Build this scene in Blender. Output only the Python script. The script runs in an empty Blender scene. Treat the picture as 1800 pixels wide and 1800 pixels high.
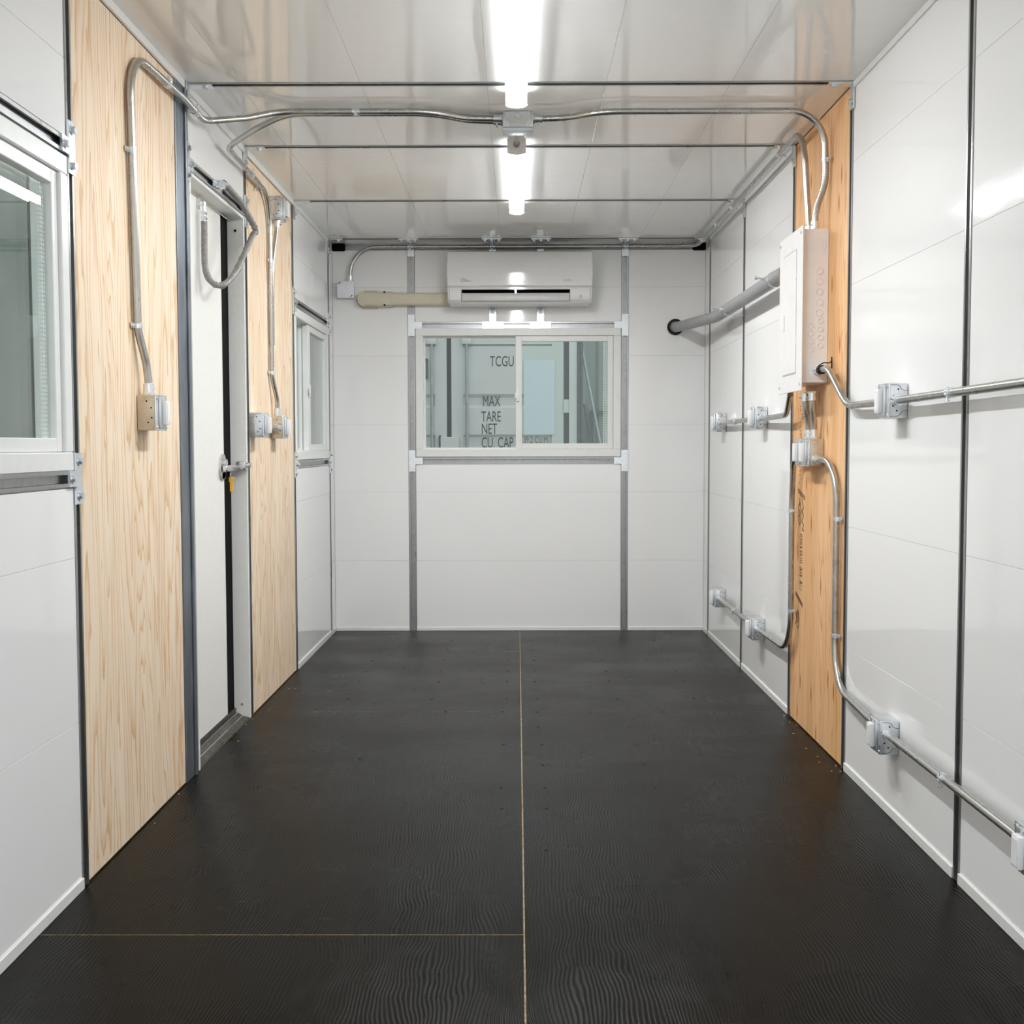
import bpy, bmesh, math, random
from mathutils import Vector, Matrix
random.seed(7)
S = bpy.context.scene
COL = S.collection

# ------------------------------------------------------------------ camera, world, exposure
cam_d = bpy.data.cameras.new('camera')
cam_d.sensor_width = 36.0
cam_d.lens = 36.0 * 2079.0 / 1800.0
cam_d.clip_start = 0.05
cam = bpy.data.objects.new('camera', cam_d)
COL.objects.link(cam)
cam.location = (-0.0114, 0.0, 1.1538)
PITCH, YAW, ROLL = 0.0558, -0.0045, 0.002
cam.matrix_world = (Matrix.Translation(cam.location)
                    @ Matrix.Rotation(-YAW, 4, 'Z')
                    @ Matrix.Rotation(math.pi / 2 - PITCH, 4, 'X')
                    @ Matrix.Rotation(-ROLL, 4, 'Z'))
S.camera = cam

w = bpy.data.worlds.new('world'); S.world = w
w.use_nodes = True
w.node_tree.nodes['Background'].inputs[0].default_value = (0.93, 0.965, 1.0, 1)
w.node_tree.nodes['Background'].inputs[1].default_value = 1.35

S.view_settings.view_transform = 'Standard'
S.view_settings.look = 'None'
S.view_settings.exposure = 0.04
S.view_settings.gamma = 1.0
S.view_settings.use_curve_mapping = False
S.cycles.use_denoising = True
S.cycles.max_bounces = 12
S.cycles.diffuse_bounces = 7
S.cycles.glossy_bounces = 6
S.cycles.transparent_max_bounces = 12
S.cycles.sample_clamp_indirect = 6.0
TUBE_POWER = 118.0

# ------------------------------------------------------------------ materials
MAT = {}

def nmat(name):
    m = bpy.data.materials.new(name); m.use_nodes = True
    nt = m.node_tree
    b = nt.nodes['Principled BSDF']
    MAT[name] = m
    return m, nt, b

def N(nt, t, **kw):
    n = nt.nodes.new(t)
    for k, v in kw.items():
        setattr(n, k, v)
    return n

def coord(nt, scale=(1, 1, 1)):
    c = N(nt, 'ShaderNodeNewGeometry')          # world position: same grain on every copy, no stretching
    mp = N(nt, 'ShaderNodeMapping')
    mp.inputs['Scale'].default_value = scale
    nt.links.new(c.outputs['Position'], mp.inputs['Vector'])
    return mp.outputs['Vector']

def ramp(nt, fac, stops):
    r = N(nt, 'ShaderNodeValToRGB')
    e = r.color_ramp.elements
    while len(e) < len(stops):
        e.new(0.5)
    for el, (p, c) in zip(e, stops):
        el.position = p
        el.color = (*c, 1) if len(c) == 3 else c
    nt.links.new(fac, r.inputs['Fac'])
    return r.outputs['Color']

def noise(nt, vec, scale, detail=3, rough=0.5, dist=0.0):
    n = N(nt, 'ShaderNodeTexNoise')
    n.inputs['Scale'].default_value = scale
    n.inputs['Detail'].default_value = detail
    n.inputs['Roughness'].default_value = rough
    n.inputs['Distortion'].default_value = dist
    nt.links.new(vec, n.inputs['Vector'])
    return n.outputs['Fac']

def bump(nt, b, h, strength, dist):
    bp = N(nt, 'ShaderNodeBump')
    bp.inputs['Strength'].default_value = strength
    bp.inputs['Distance'].default_value = dist
    nt.links.new(h, bp.inputs['Height'])
    nt.links.new(bp.outputs['Normal'], b.inputs['Normal'])
    return bp

def simple(name, col, rough=0.5, metal=0.0, spec=0.5, vary=0.06, nscale=20.0, stretch=(1, 1, 1), rvar=0.0):
    m, nt, b = nmat(name)
    f = noise(nt, coord(nt, stretch), nscale, 4)
    lo = tuple(max(0, c * (1 - vary)) for c in col); hi = tuple(min(1, c * (1 + vary)) for c in col)
    nt.links.new(ramp(nt, f, [(0.3, lo), (0.7, hi)]), b.inputs['Base Color'])
    b.inputs['Roughness'].default_value = rough
    if rvar:
        nt.links.new(ramp(nt, f, [(0.3, (rough - rvar,) * 3), (0.7, (rough + rvar,) * 3)]), b.inputs['Roughness'])
    b.inputs['Metallic'].default_value = metal
    b.inputs['Specular IOR Level'].default_value = spec
    return m

def panel_mat(name, col, rough, stretch, bstr, spec=0.5):
    m, nt, b = nmat(name)
    f = noise(nt, coord(nt, (1, 1, 1)), 1.3, 2)
    nt.links.new(ramp(nt, f, [(0.3, tuple(c * 0.985 for c in col)), (0.7, col)]), b.inputs['Base Color'])
    b.inputs['Roughness'].default_value = rough
    b.inputs['Specular IOR Level'].default_value = spec
    h = noise(nt, coord(nt, stretch), 1.0, 3, 0.55)
    bump(nt, b, h, bstr, 0.004)
    return m

panel_mat('wall_panel', (0.885, 0.885, 0.88), 0.05, (6, 6, 14), 0.10)
panel_mat('ceiling_panel', (0.93, 0.925, 0.91), 0.06, (7, 16, 7), 0.16, 0.62)
simple('white_trim', (0.82, 0.82, 0.80), 0.3, vary=0.02)
simple('white_vinyl', (0.80, 0.805, 0.785), 0.32, vary=0.02)
simple('painted_steel', (0.84, 0.835, 0.80), 0.45, vary=0.02, nscale=60)
simple('panel_paint', (0.84, 0.825, 0.815), 0.38, vary=0.02)
simple('device_white', (0.86, 0.86, 0.86), 0.28, vary=0.02)
simple('cover_white', (0.88, 0.89, 0.92), 0.3, vary=0.02)
simple('appliance_white', (0.76, 0.76, 0.755), 0.07, vary=0.01)
simple('vane_grey', (0.55, 0.545, 0.535), 0.35, vary=0.03)
simple('beige_plastic', (0.66, 0.60, 0.47), 0.42, vary=0.03)
simple('grey_pvc', (0.30, 0.30, 0.305), 0.42, vary=0.06)
simple('black_void', (0.004, 0.004, 0.004), 0.8, vary=0.1, spec=0.1)
simple('black_rubber', (0.008, 0.008, 0.009), 0.55, vary=0.2, spec=0.3)
simple('dark_ink', (0.10, 0.045, 0.012), 0.7, vary=0.5, nscale=300)
simple('logo_grey', (0.33, 0.34, 0.35), 0.4)
simple('cable_sleeve', (0.25, 0.235, 0.22), 0.42, vary=0.25, nscale=90)
simple('galvanised', (0.40, 0.41, 0.42), 0.36, 0.95, vary=0.12, nscale=45, rvar=0.04)
simple('strut_steel', (0.42, 0.42, 0.415), 0.30, 0.95, vary=0.07, nscale=30, stretch=(1, 1, 0.15), rvar=0.03)
simple('post_steel', (0.21, 0.235, 0.265), 0.42, 0.75, vary=0.22, nscale=38, stretch=(1, 1, 0.2), rvar=0.07)
simple('box_steel', (0.70, 0.72, 0.74), 0.32, 0.85, vary=0.04, nscale=50, rvar=0.02)
simple('zinc_bright', (0.80, 0.84, 0.87), 0.24, 0.85, vary=0.05, nscale=90)
simple('tan_box', (0.60, 0.53, 0.42), 0.30, 0.45, vary=0.08, nscale=60)
simple('brass_tag', (0.78, 0.45, 0.06), 0.42, 0.1, vary=0.1, nscale=150)
simple('chrome_lock', (0.62, 0.62, 0.62), 0.25, 0.85, vary=0.15, nscale=80)
simple('ply_edge', (0.30, 0.22, 0.12), 0.8, vary=0.5, nscale=60)
simple('sill_dirty', (0.045, 0.04, 0.03), 0.5, 0.1, vary=0.7, nscale=35)
simple('container_paint', (0.52, 0.55, 0.53), 0.45, vary=0.04, nscale=3)
simple('container_dark', (0.012, 0.014, 0.018), 0.6, vary=0.2)
simple('container_green', (0.27, 0.305, 0.275), 0.5, vary=0.12, nscale=2)
simple('yard_green', (0.22, 0.26, 0.235), 0.5, vary=0.08, nscale=2)
simple('rod_grey', (0.30, 0.34, 0.34), 0.4, 0.4, vary=0.15)
simple('rod_dark', (0.075, 0.085, 0.085), 0.45, 0.3, vary=0.2)
simple('reflection_blue', (0.54, 0.62, 0.66), 0.3, vary=0.02)  # pale tone of a reflection in the right pane, given as colour
simple('moss_paint', (0.36, 0.40, 0.20), 0.6, vary=0.4, nscale=9, stretch=(1, 0.3, 2))
simple('lettering', (0.012, 0.014, 0.014), 0.6, vary=0.2)
simple('concrete', (0.33, 0.33, 0.31), 0.6, vary=0.12, nscale=4)
simple('screw_dark', (0.006, 0.006, 0.006), 0.6, vary=0.2, spec=0.1)

def emt_mat():
    m, nt, b = nmat('conduit_steel')
    f = noise(nt, coord(nt, (1, 1, 1)), 17, 4, 0.6)
    nt.links.new(ramp(nt, f, [(0.26, (0.34, 0.33, 0.31)), (0.40, (0.50, 0.495, 0.475)), (0.8, (0.57, 0.565, 0.545))]), b.inputs['Base Color'])
    nt.links.new(ramp(nt, f, [(0.3, (0.33,) * 3), (0.6, (0.27,) * 3)]), b.inputs['Roughness'])
    b.inputs['Metallic'].default_value = 0.95
emt_mat()

def ply_mat(name, light, mid, dark, knots):
    m, nt, b = nmat(name)
    # cathedral figure: stretched distance field warped by noise, cut into rings
    v = coord(nt, (1, 5.2, 0.42))
    big = noise(nt, v, 1.0, 2.5, 0.45, 0.35)
    mul = N(nt, 'ShaderNodeMath', operation='MULTIPLY'); mul.inputs[1].default_value = 22.0
    nt.links.new(big, mul.inputs[0])
    wob = noise(nt, coord(nt, (1, 40, 7)), 1.0, 3)
    add = N(nt, 'ShaderNodeMath', operation='MULTIPLY_ADD'); add.inputs[1].default_value = 0.9
    nt.links.new(wob, add.inputs[0]); nt.links.new(mul.outputs[0], add.inputs[2])
    fr = N(nt, 'ShaderNodeMath', operation='FRACT'); nt.links.new(add.outputs[0], fr.inputs[0])
    rings = ramp(nt, fr.outputs[0], [(0.0, light), (0.50, light), (0.80, mid), (0.93, dark), (1.0, light)])
    fine = noise(nt, coord(nt, (1, 170, 2.2)), 1.0, 4, 0.7)
    fcol = ramp(nt, fine, [(0.32, mid), (0.62, light)])
    mx = N(nt, 'ShaderNodeMix', data_type='RGBA'); mx.inputs[0].default_value = 0.30
    nt.links.new(rings, mx.inputs[6]); nt.links.new(fcol, mx.inputs[7])
    out = mx.outputs[2]
    patch = noise(nt, coord(nt, (1, 7, 0.7)), 1.0, 2)
    pr = ramp(nt, patch, [(0.42, (1, 1, 1)), (0.72, (0.86, 0.76, 0.62) if knots else (0.95, 0.91, 0.86))])
    m2 = N(nt, 'ShaderNodeMix', data_type='RGBA', blend_type='MULTIPLY'); m2.inputs[0].default_value = 1.0
    nt.links.new(out, m2.inputs[6]); nt.links.new(pr, m2.inputs[7]); out = m2.outputs[2]
    if knots:
        vo = N(nt, 'ShaderNodeTexVoronoi', voronoi_dimensions='2D'); vo.inputs['Scale'].default_value = 1.0
        sx = N(nt, 'ShaderNodeSeparateXYZ'); cb = N(nt, 'ShaderNodeCombineXYZ')
        nt.links.new(coord(nt, (1.0, 8.5, 1.9)), sx.inputs[0]); nt.links.new(sx.outputs[1], cb.inputs[0]); nt.links.new(sx.outputs[2], cb.inputs[1])
        nt.links.new(cb.outputs[0], vo.inputs['Vector'])
        kr = ramp(nt, vo.outputs['Distance'], [(0.022, (0.40, 0.19, 0.06)), (0.055, (0.72, 0.52, 0.34)), (0.085, (1, 1, 1))])
        m3 = N(nt, 'ShaderNodeMix', data_type='RGBA', blend_type='MULTIPLY'); m3.inputs[0].default_value = 1.0
        nt.links.new(out, m3.inputs[6]); nt.links.new(kr, m3.inputs[7]); out = m3.outputs[2]
    nt.links.new(out, b.inputs['Base Color'])
    b.inputs['Roughness'].default_value = 0.55
    b.inputs['Specular IOR Level'].default_value = 0.3
    bump(nt, b, fine, 0.12, 0.002)
ply_mat('ply_pale', (0.87, 0.735, 0.58), (0.76, 0.55, 0.345), (0.60, 0.345, 0.135), False)
ply_mat('ply_warm', (0.84, 0.53, 0.29), (0.74, 0.42, 0.19), (0.58, 0.28, 0.09), True)

def floor_mat():
    m, nt, b = nmat('floor_film')
    blot = noise(nt, coord(nt, (1.2, 2.0, 1)), 1.0, 4, 0.6)
    dust = noise(nt, coord(nt, (3, 60, 1)), 1.0, 4, 0.7)
    mixc = N(nt, 'ShaderNodeMath', operation='MULTIPLY_ADD'); mixc.inputs[1].default_value = 0.35
    nt.links.new(dust, mixc.inputs[0]); nt.links.new(blot, mixc.inputs[2])
    nt.links.new(ramp(nt, mixc.outputs[0], [(0.45, (0.0034, 0.0026, 0.0017)), (0.85, (0.0078, 0.0064, 0.0045))]), b.inputs['Base Color'])
    b.inputs['Specular IOR Level'].default_value = 0.06
    nt.links.new(ramp(nt, blot, [(0.3, (0.22,) * 3), (0.7, (0.34,) * 3)]), b.inputs['Roughness'])
    # moulded wire-mesh face: fine wavering ribs running along the room
    wv = N(nt, 'ShaderNodeTexWave', wave_type='BANDS', bands_direction='X')
    wv.inputs['Scale'].default_value = 34.0
    wv.inputs['Distortion'].default_value = 24.0
    wv.inputs['Detail'].default_value = 2.0
    wv.inputs['Detail Scale'].default_value = 0.17
    nt.links.new(coord(nt, (1, 0.55, 1)), wv.inputs['Vector'])
    bump(nt, b, wv.outputs['Fac'], 0.42, 0.0012)
floor_mat()

def glass_mat(name, tint, boost):
    m = bpy.data.materials.new(name); m.use_nodes = True; nt = m.node_tree
    nt.nodes.clear()
    o = N(nt, 'ShaderNodeOutputMaterial')
    t = N(nt, 'ShaderNodeBsdfTransparent'); t.inputs[0].default_value = (*tint, 1)
    g = N(nt, 'ShaderNodeBsdfGlossy'); g.inputs['Roughness'].default_value = 0.0
    lw = N(nt, 'ShaderNodeLayerWeight'); lw.inputs[0].default_value = 0.5
    f = N(nt, 'ShaderNodeMath', operation='POWER'); f.inputs[1].default_value = 5.0
    nt.links.new(lw.outputs['Facing'], f.inputs[0])
    mu = N(nt, 'ShaderNodeMath', operation='MULTIPLY_ADD', use_clamp=True); mu.inputs[1].default_value = 0.95; mu.inputs[2].default_value = 0.045 * boost
    mx = N(nt, 'ShaderNodeMixShader')
    nt.links.new(f.outputs[0], mu.inputs[0]); nt.links.new(mu.outputs[0], mx.inputs[0])
    nt.links.new(t.outputs[0], mx.inputs[1]); nt.links.new(g.outputs[0], mx.inputs[2])
    nt.links.new(mx.outputs[0], o.inputs[0])
    MAT[name] = m
glass_mat('window_glass', (0.955, 0.98, 0.967), 0.7)

def emit_mat(name, col, power):
    m, nt, b = nmat(name)
    b.inputs['Base Color'].default_value = (0.9, 0.9, 0.9, 1)
    b.inputs['Emission Color'].default_value = (*col, 1)
    b.inputs['Emission Strength'].default_value = power
emit_mat('lit_diffuser', (0.95, 0.98, 1.0), TUBE_POWER)

# ------------------------------------------------------------------ mesh building
WL = {}       # world location of every object's origin

class MB:
    def __init__(self): self.bm = bmesh.new()
    def box(self, a, b, bev=0.0, seg=1):
        a, b = [min(p, q) for p, q in zip(a, b)], [max(p, q) for p, q in zip(a, b)]
        r = bmesh.ops.create_cube(self.bm, size=1.0)
        for v in r['verts']:
            v.co = Vector([(a[i] + b[i]) / 2 + v.co[i] * (b[i] - a[i]) for i in range(3)])
        if bev > 0:
            ed = list({e for v in r['verts'] for e in v.link_edges})
            bmesh.ops.bevel(self.bm, geom=ed, offset=bev, segments=seg, affect='EDGES', profile=0.5)
        return self
    def prism(self, poly, axis, lo, hi):
        ax = 'xyz'.index(axis)
        def P(p, h):
            c = list(p); c.insert(ax, h); return c
        A = [self.bm.verts.new(P(p, lo)) for p in poly]
        B = [self.bm.verts.new(P(p, hi)) for p in poly]
        n = len(poly)
        for i in range(n):
            self.bm.faces.new((A[i], A[(i + 1) % n], B[(i + 1) % n], B[i]))
        self.bm.faces.new(A[::-1]); self.bm.faces.new(B)
        return self
    def tube(self, pts, r, n=12, caps=True, r_fn=None):
        pts = [Vector(p) for p in pts]
        rings = []
        up = None
        for i, p in enumerate(pts):
            d = (pts[min(i + 1, len(pts) - 1)] - pts[max(i - 1, 0)]).normalized()
            if up is None:
                up = Vector((0, 0, 1)) if abs(d.z) < 0.9 else Vector((1, 0, 0))
            u = (up - d * up.dot(d)).normalized(); v = d.cross(u); up = u
            rr = r if r_fn is None else r_fn(i / max(1, len(pts) - 1), i)
            rings.append([self.bm.verts.new(p + (u * math.cos(2 * math.pi * k / n) + v * math.sin(2 * math.pi * k / n)) * rr) for k in range(n)])
        for A, B in zip(rings, rings[1:]):
            for k in range(n):
                f = self.bm.faces.new((A[k], A[(k + 1) % n], B[(k + 1) % n], B[k])); f.smooth = True
        if caps:
            self.bm.faces.new(rings[0][::-1]); self.bm.faces.new(rings[-1])
        return self
    def cyl(self, p, q, r, n=16, r2=None):
        r2 = r if r2 is None else r2
        return self.tube([p, q], r, n, True, lambda t, i: r + (r2 - r) * t)
    def hollow(self, p, q, ro, ri, n=20):
        p, q = Vector(p), Vector(q); d = (q - p).normalized()
        up = Vector((0, 0, 1)) if abs(d.z) < 0.9 else Vector((1, 0, 0))
        u = (up - d * up.dot(d)).normalized(); v = d.cross(u)
        R = []
        for base, r in ((p, ri), (p, ro), (q, ro), (q, ri)):
            R.append([self.bm.verts.new(base + (u * math.cos(2 * math.pi * k / n) + v * math.sin(2 * math.pi * k / n)) * r) for k in range(n)])
        for j in range(4):
            A, B = R[j], R[(j + 1) % 4]
            for k in range(n):
                self.bm.faces.new((A[k], A[(k + 1) % n], B[(k + 1) % n], B[k]))
        return self
    def build(self, name, mat, parent=None, smooth=30, loc=None, xf=None):
        if xf is not None:
            for v in self.bm.verts: v.co = Vector(xf(*v.co))
        bmesh.ops.recalc_face_normals(self.bm, faces=self.bm.faces)
        off = WL[parent.name] if parent is not None else Vector(loc or (0, 0, 0))
        for v in self.bm.verts: v.co -= off
        me = bpy.data.meshes.new(name)
        self.bm.to_mesh(me); self.bm.free()
        if smooth:
            for p in me.polygons: p.use_smooth = True
            me.set_sharp_from_angle(angle=math.radians(smooth))
        me.materials.append(MAT[mat])
        o = bpy.data.objects.new(name, me); COL.objects.link(o)
        if parent is not None: o.parent = parent
        else: o.location = off
        WL[o.name] = Vector(off)
        return o

def thing(name, label, cat, loc, group=None):
    o = bpy.data.objects.new(name, None); COL.objects.link(o)
    o.empty_display_size = 0.05
    o.location = loc; WL[o.name] = Vector(loc)
    o['label'] = label; o['category'] = cat
    if group: o['group'] = group
    return o

def tag(o, label, cat, group=None):
    o['label'] = label; o['category'] = cat
    if group: o['group'] = group
    return o

def struct(name, loc=(0, 0, 0)):
    o = bpy.data.objects.new(name, None); COL.objects.link(o)
    o.location = loc; WL[o.name] = Vector(loc); o['kind'] = 'structure'
    return o

def fillet(pts, r, seg=8):
    """round the corners of a polyline; r = one radius or one per inner corner"""
    pts = [Vector(p) for p in pts]
    out = [pts[0]]
    for i in range(1, len(pts) - 1):
        rr = r[i - 1] if isinstance(r, (list, tuple)) else r
        a, b, c = pts[i - 1], pts[i], pts[i + 1]
        d1, d2 = (a - b).normalized(), (c - b).normalized()
        ang = d1.angle(d2)
        if ang > math.pi - 0.03 or rr <= 0:
            out.append(b); continue
        t = min(rr / math.tan(ang / 2), (0.96 if i == 1 else 0.48) * (a - b).length, (0.96 if i == len(pts) - 2 else 0.48) * (c - b).length)
        rad = t * math.tan(ang / 2)
        cen = b + (d1 + d2).normalized() * (rad / math.sin(ang / 2))
        s, e = b + d1 * t - cen, b + d2 * t - cen
        tot = s.angle(e); ax = s.cross(e).normalized()
        n = max(3, int(seg * tot / 0.8))
        for k in range(n + 1):
            out.append(cen + Matrix.Rotation(tot * k / n, 3, ax) @ s)
    out.append(pts[-1])
    res = [out[0]]
    for p in out[1:]:
        if (p - res[-1]).length > 1e-5: res.append(p)
    return res

# wall frames: (u along the wall, v height, w out of the wall into the room) -> world
XW, YB, ZC = 1.15, 7.356, 2.40
def LEFT(u, v, w): return (-XW + w, u, v)
def RIGHT(u, v, w): return (XW - w, u, v)
def BACK(u, v, w): return (u, YB - w, v)
def CEIL(u, v, w): return (u, v, ZC - w)       # u = x, v = y
def FLOOR(u, v, w): return (u, v, w)

def plank(parent, fr, u0, u1, v0, v1, mat='wall_panel', name='wall_panel', t=0.012, g=0.0003, ch=0.0007):
    u0 += g; u1 -= g; v0 += g; v1 -= g
    b = MB()
    A = [b.bm.verts.new((u, v, -t)) for u, v in ((u0, v0), (u1, v0), (u1, v1), (u0, v1))]
    B = [b.bm.verts.new((u, v, -ch)) for u, v in ((u0, v0), (u1, v0), (u1, v1), (u0, v1))]
    C = [b.bm.verts.new((u, v, 0)) for u, v in ((u0 + ch, v0 + ch), (u1 - ch, v0 + ch), (u1 - ch, v1 - ch), (u0 + ch, v1 - ch))]
    for P, Q in ((A, B), (B, C)):
        for k in range(4): b.bm.faces.new((P[k], P[(k + 1) % 4], Q[(k + 1) % 4], Q[k]))
    b.bm.faces.new(C); b.bm.faces.new(A[::-1])
    return b.build(name, mat, parent, smooth=0, xf=fr)

ROWS = [0.0, 0.44, 0.868, 1.287, 1.71, 2.131, 2.40]
def bay(parent, fr, u0, u1, v0, v1):
    cuts = [v0] + [r for r in ROWS if v0 + 0.03 < r < v1 - 0.03] + [v1]
    for a, c in zip(cuts, cuts[1:]): plank(parent, fr, u0, u1, a, c)

# ------------------------------------------------------------------ setting: floor, walls, ceiling
Y0 = 1.58          # open end of the container, behind the nearest thing in view
g = MB().box((-30, -25, -0.30), (30, 40, -0.17)).build('ground', 'concrete'); g['kind'] = 'structure'

floor = MB().box((-1.21, Y0, -0.14), (1.21, YB + 0.06, -0.0005)).build('floor', 'ply_edge', smooth=0); floor['kind'] = 'structure'
for (a, c) in ((-1.152, 0.0012), (0.0052, 1.152)):
    for (y0, y1) in ((Y0, 2.734), (2.7378, 5.088), (5.0925, YB)):
        b = MB(); y1 = 2.7368 if a > -1 and y1 < 3 else y1
        b.box((a, y0 - (0.0012 if a > -1 and y0 > Y0 else 0), -0.0004), (c, y1, 0.0))
        b.build('floor_sheet', 'floor_film', floor, smooth=0)
sc = MB()
def fs(x, y): sc.cyl((x, y, 0.0001), (x, y, 0.0009), 0.0062, 10)
for y in (6.96, 6.65, 6.325, 6.01, 5.745, 5.345):
    for x in (-0.79, -0.405, -0.062, 0.075, 0.445, 0.80): fs(x + random.uniform(-.006, .006), y + random.uniform(-.006, .006))
for x, y in ((-0.60, 6.096), (-0.325, 5.084), (-0.076, 5.083), (0.073, 5.075), (0.304, 5.074), (0.613, 5.075), (0.072, 4.80), (0.449, 4.816), (-0.067, 4.52),
             (0.081, 4.514), (0.449, 4.52), (0.079, 4.226), (0.443, 4.225), (-0.597, 4.316), (-0.069, 3.938), (0.08, 3.938), (0.453, 3.939), (-0.063, 3.71),
             (0.081, 3.71), (0.07, 3.322)): fs(x, y)
o = sc.build('floor_screws', 'screw_dark', floor); o['kind'] = 'stuff'

ch = MB()
for k in range(26):
    sd_ = random.choice((-1, 1)); y = random.uniform(4.05, 5.05) if sd_ > 0 else random.choice((random.uniform(3.1, 4.2), random.uniform(4.2, 4.95), random.uniform(5.0, 5.6)))
    x = sd_ * (1.14 - abs(random.gauss(0, .035))); a_ = random.uniform(0, 3.1); L_ = random.uniform(.004, .001); dx, dy = math.cos(a_) * L_, math.sin(a_) * L_
    ch.tube([(x - dx, y - dy, .0016), (x + dx, y + dy, .0016)], .0013, 5)
o = ch.build('wood_chips', 'ply_pale', floor); o['kind'] = 'stuff'

def wall_base(name, fr, rects, t0=-0.0125, t1=-0.06):
    b = MB()
    for u0, u1, v0, v1 in rects: b.box((u0, v0, t1), (u1, v1, t0))
    o = b.build(name, 'galvanised', smooth=0, xf=fr); o['kind'] = 'structure'
    return o

WIN1 = (1.76, 3.026, 1.092, 1.886)
WIN2 = (6.078, 7.160, 1.082, 1.868)
WIN3 = (-0.640, 0.632, 1.086, 1.882)
DOOR = (4.152, 4.985, -0.14, 2.112)
wl = wall_base('wall_left', LEFT, [
    (Y0, WIN1[0], -.14, 2.46), (WIN1[0], WIN1[1], -.14, WIN1[2]), (WIN1[0], WIN1[1], WIN1[3], 2.46), (WIN1[1], DOOR[0], -.14, 2.46),
    (DOOR[0], DOOR[1], DOOR[3], 2.46), (DOOR[1], WIN2[0], -.14, 2.46), (WIN2[0], WIN2[1], -.14, WIN2[2]), (WIN2[0], WIN2[1], WIN2[3], 2.46), (WIN2[1], YB + .06, -.14, 2.46)])
wr = wall_base('wall_right', RIGHT, [(Y0, YB + 0.06, -.14, 2.46)])
wb = wall_base('wall_back', BACK, [(-1.21, WIN3[0], -.14, 2.46), (WIN3[1], 1.21, -.14, 2.46), (WIN3[0], WIN3[1], -.14, WIN3[2]), (WIN3[0], WIN3[1], WIN3[3], 2.46)])
ce = MB().box((-1.21, Y0, 2.4125), (1.21, YB + 0.06, 2.47)).build('ceiling', 'galvanised', smooth=0); ce['kind'] = 'structure'

# left wall panels
bay(wl, LEFT, Y0, 1.705, 0, ZC)
bay(wl, LEFT, 1.75, 3.028, 0, 1.048); bay(wl, LEFT, 1.75, 3.028, 1.936, ZC)
bay(wl, LEFT, 4.152, 4.985, 2.157, ZC)
bay(wl, LEFT, 6.072, 7.165, 0, 1.038); bay(wl, LEFT, 6.072, 7.165, 1.914, ZC)
bay(wl, LEFT, 7.208, YB - .001, 0, ZC)
# right wall panels
for a, c in ((Y0, 3.057), (3.103, 4.147), (5.038, 6.077), (6.123, 7.147), (7.193, YB - .001)): bay(wr, RIGHT, a, c, 0, ZC)
# back wall panels
bay(wb, BACK, -1.15, -0.687, 0, 2.358); bay(wb, BACK, 0.677, 1.15, 0, 2.358)
bay(wb, BACK, -0.641, 0.633, 0, 1.041)
for a, c in ((-0.641, -0.184), (-0.139, 0.111), (0.156, 0.633)): bay(wb, BACK, a, c, 1.919, 2.358)
# plywood sheets
for par, fr, a, c, m in ((wl, LEFT, 3.073, 3.992, 'ply_pale'), (wl, LEFT, 5.031, 6.026, 'ply_pale'), (wr, RIGHT, 4.193, 4.993, 'ply_warm')):
    o = plank(par, fr, a, c, 0.004, 2.397 if m == 'ply_warm' else 2.372, m, 'plywood_sheet')
    o['label'] = 'orange fir plywood sheet with dark knots' if m == 'ply_warm' else 'pale straw plywood sheet'
# black cut-outs at the top corners of the back wall
for s in (-1, 1):
    b = MB().box((s * 1.148, YB - 0.010, 2.352), (s * 1.068, YB + 0.002, 2.398), 0.009, 2)
    b.build('corner_cutout', 'black_void', wb)
# ceiling panels
CX = [-1.15, -0.97, -0.548, -0.113, 0.297, 0.727, 1.15]
for y0, y1 in ((Y0, 3.055), (3.10, 4.129), (4.172, 4.979), (5.022, 6.067), (6.110, 7.167), (7.210, YB)):
    for a, c in zip(CX, CX[1:]): plank(ce, CEIL, a, c, y0, y1, 'ceiling_panel', 'ceiling_panel')
# trims
def lbar(name, fr, u0, u1, v0, v1, t, mat='white_trim'):
    o = MB().box((u0, v0, 0.0), (u1, v1, t), 0.0012).build(name, mat, smooth=0, xf=fr); o['kind'] = 'structure'; return o
def multi(name, fr, segs, v0, v1, t):
    b = MB()
    for u0, u1 in segs: b.box((u0, v0, 0.0002), (u1, v1, t), 0.0012)
    o = b.build(name, 'white_trim', smooth=0, xf=fr); o['kind'] = 'structure'; return o
multi('baseboard_left', LEFT, [(Y0, 1.705), (1.75, 3.028), (6.072, 7.165), (7.208, YB - .006)], 0.0, 0.030, 0.006)
multi('baseboard_right', RIGHT, [(Y0, 3.057), (3.103, 4.147), (5.038, 6.077), (6.123, 7.147), (7.193, YB - .006)], 0.0, 0.030, 0.006)
multi('baseboard_back', BACK, [(-1.144, -0.687), (-0.641, 0.633), (0.677, 1.144)], 0.0, 0.022, 0.006)
multi('trim_1', LEFT, [(Y0, 3.028), (3.073, 4.12), (4.16, 4.975), (5.031, 6.06), (6.075, 7.16)], 2.373, 2.3995, 0.010)
multi('trim_2', RIGHT, [(Y0, 3.057), (3.103, 4.14), (5.038, 6.06), (6.123, 7.147)], 2.378, 2.3995, 0.008)

# ------------------------------------------------------------------ strut channels
def channel_poly(w=0.0413, d=0.0413, t=0.0026, lip=0.0095, ret=0.0065):
    """open box section, opening towards +d"""
    h = w / 2
    L = [(-h, 0), (h, 0), (h, d), (h - lip, d), (h - lip, d - ret), (h - lip + t, d - ret), (h - lip + t, d - t), (h - t, d - t), (h - t, t)]
    R = [(-x, y) for x, y in L[::-1]]
    return L[1:] + R[:-1]

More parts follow.
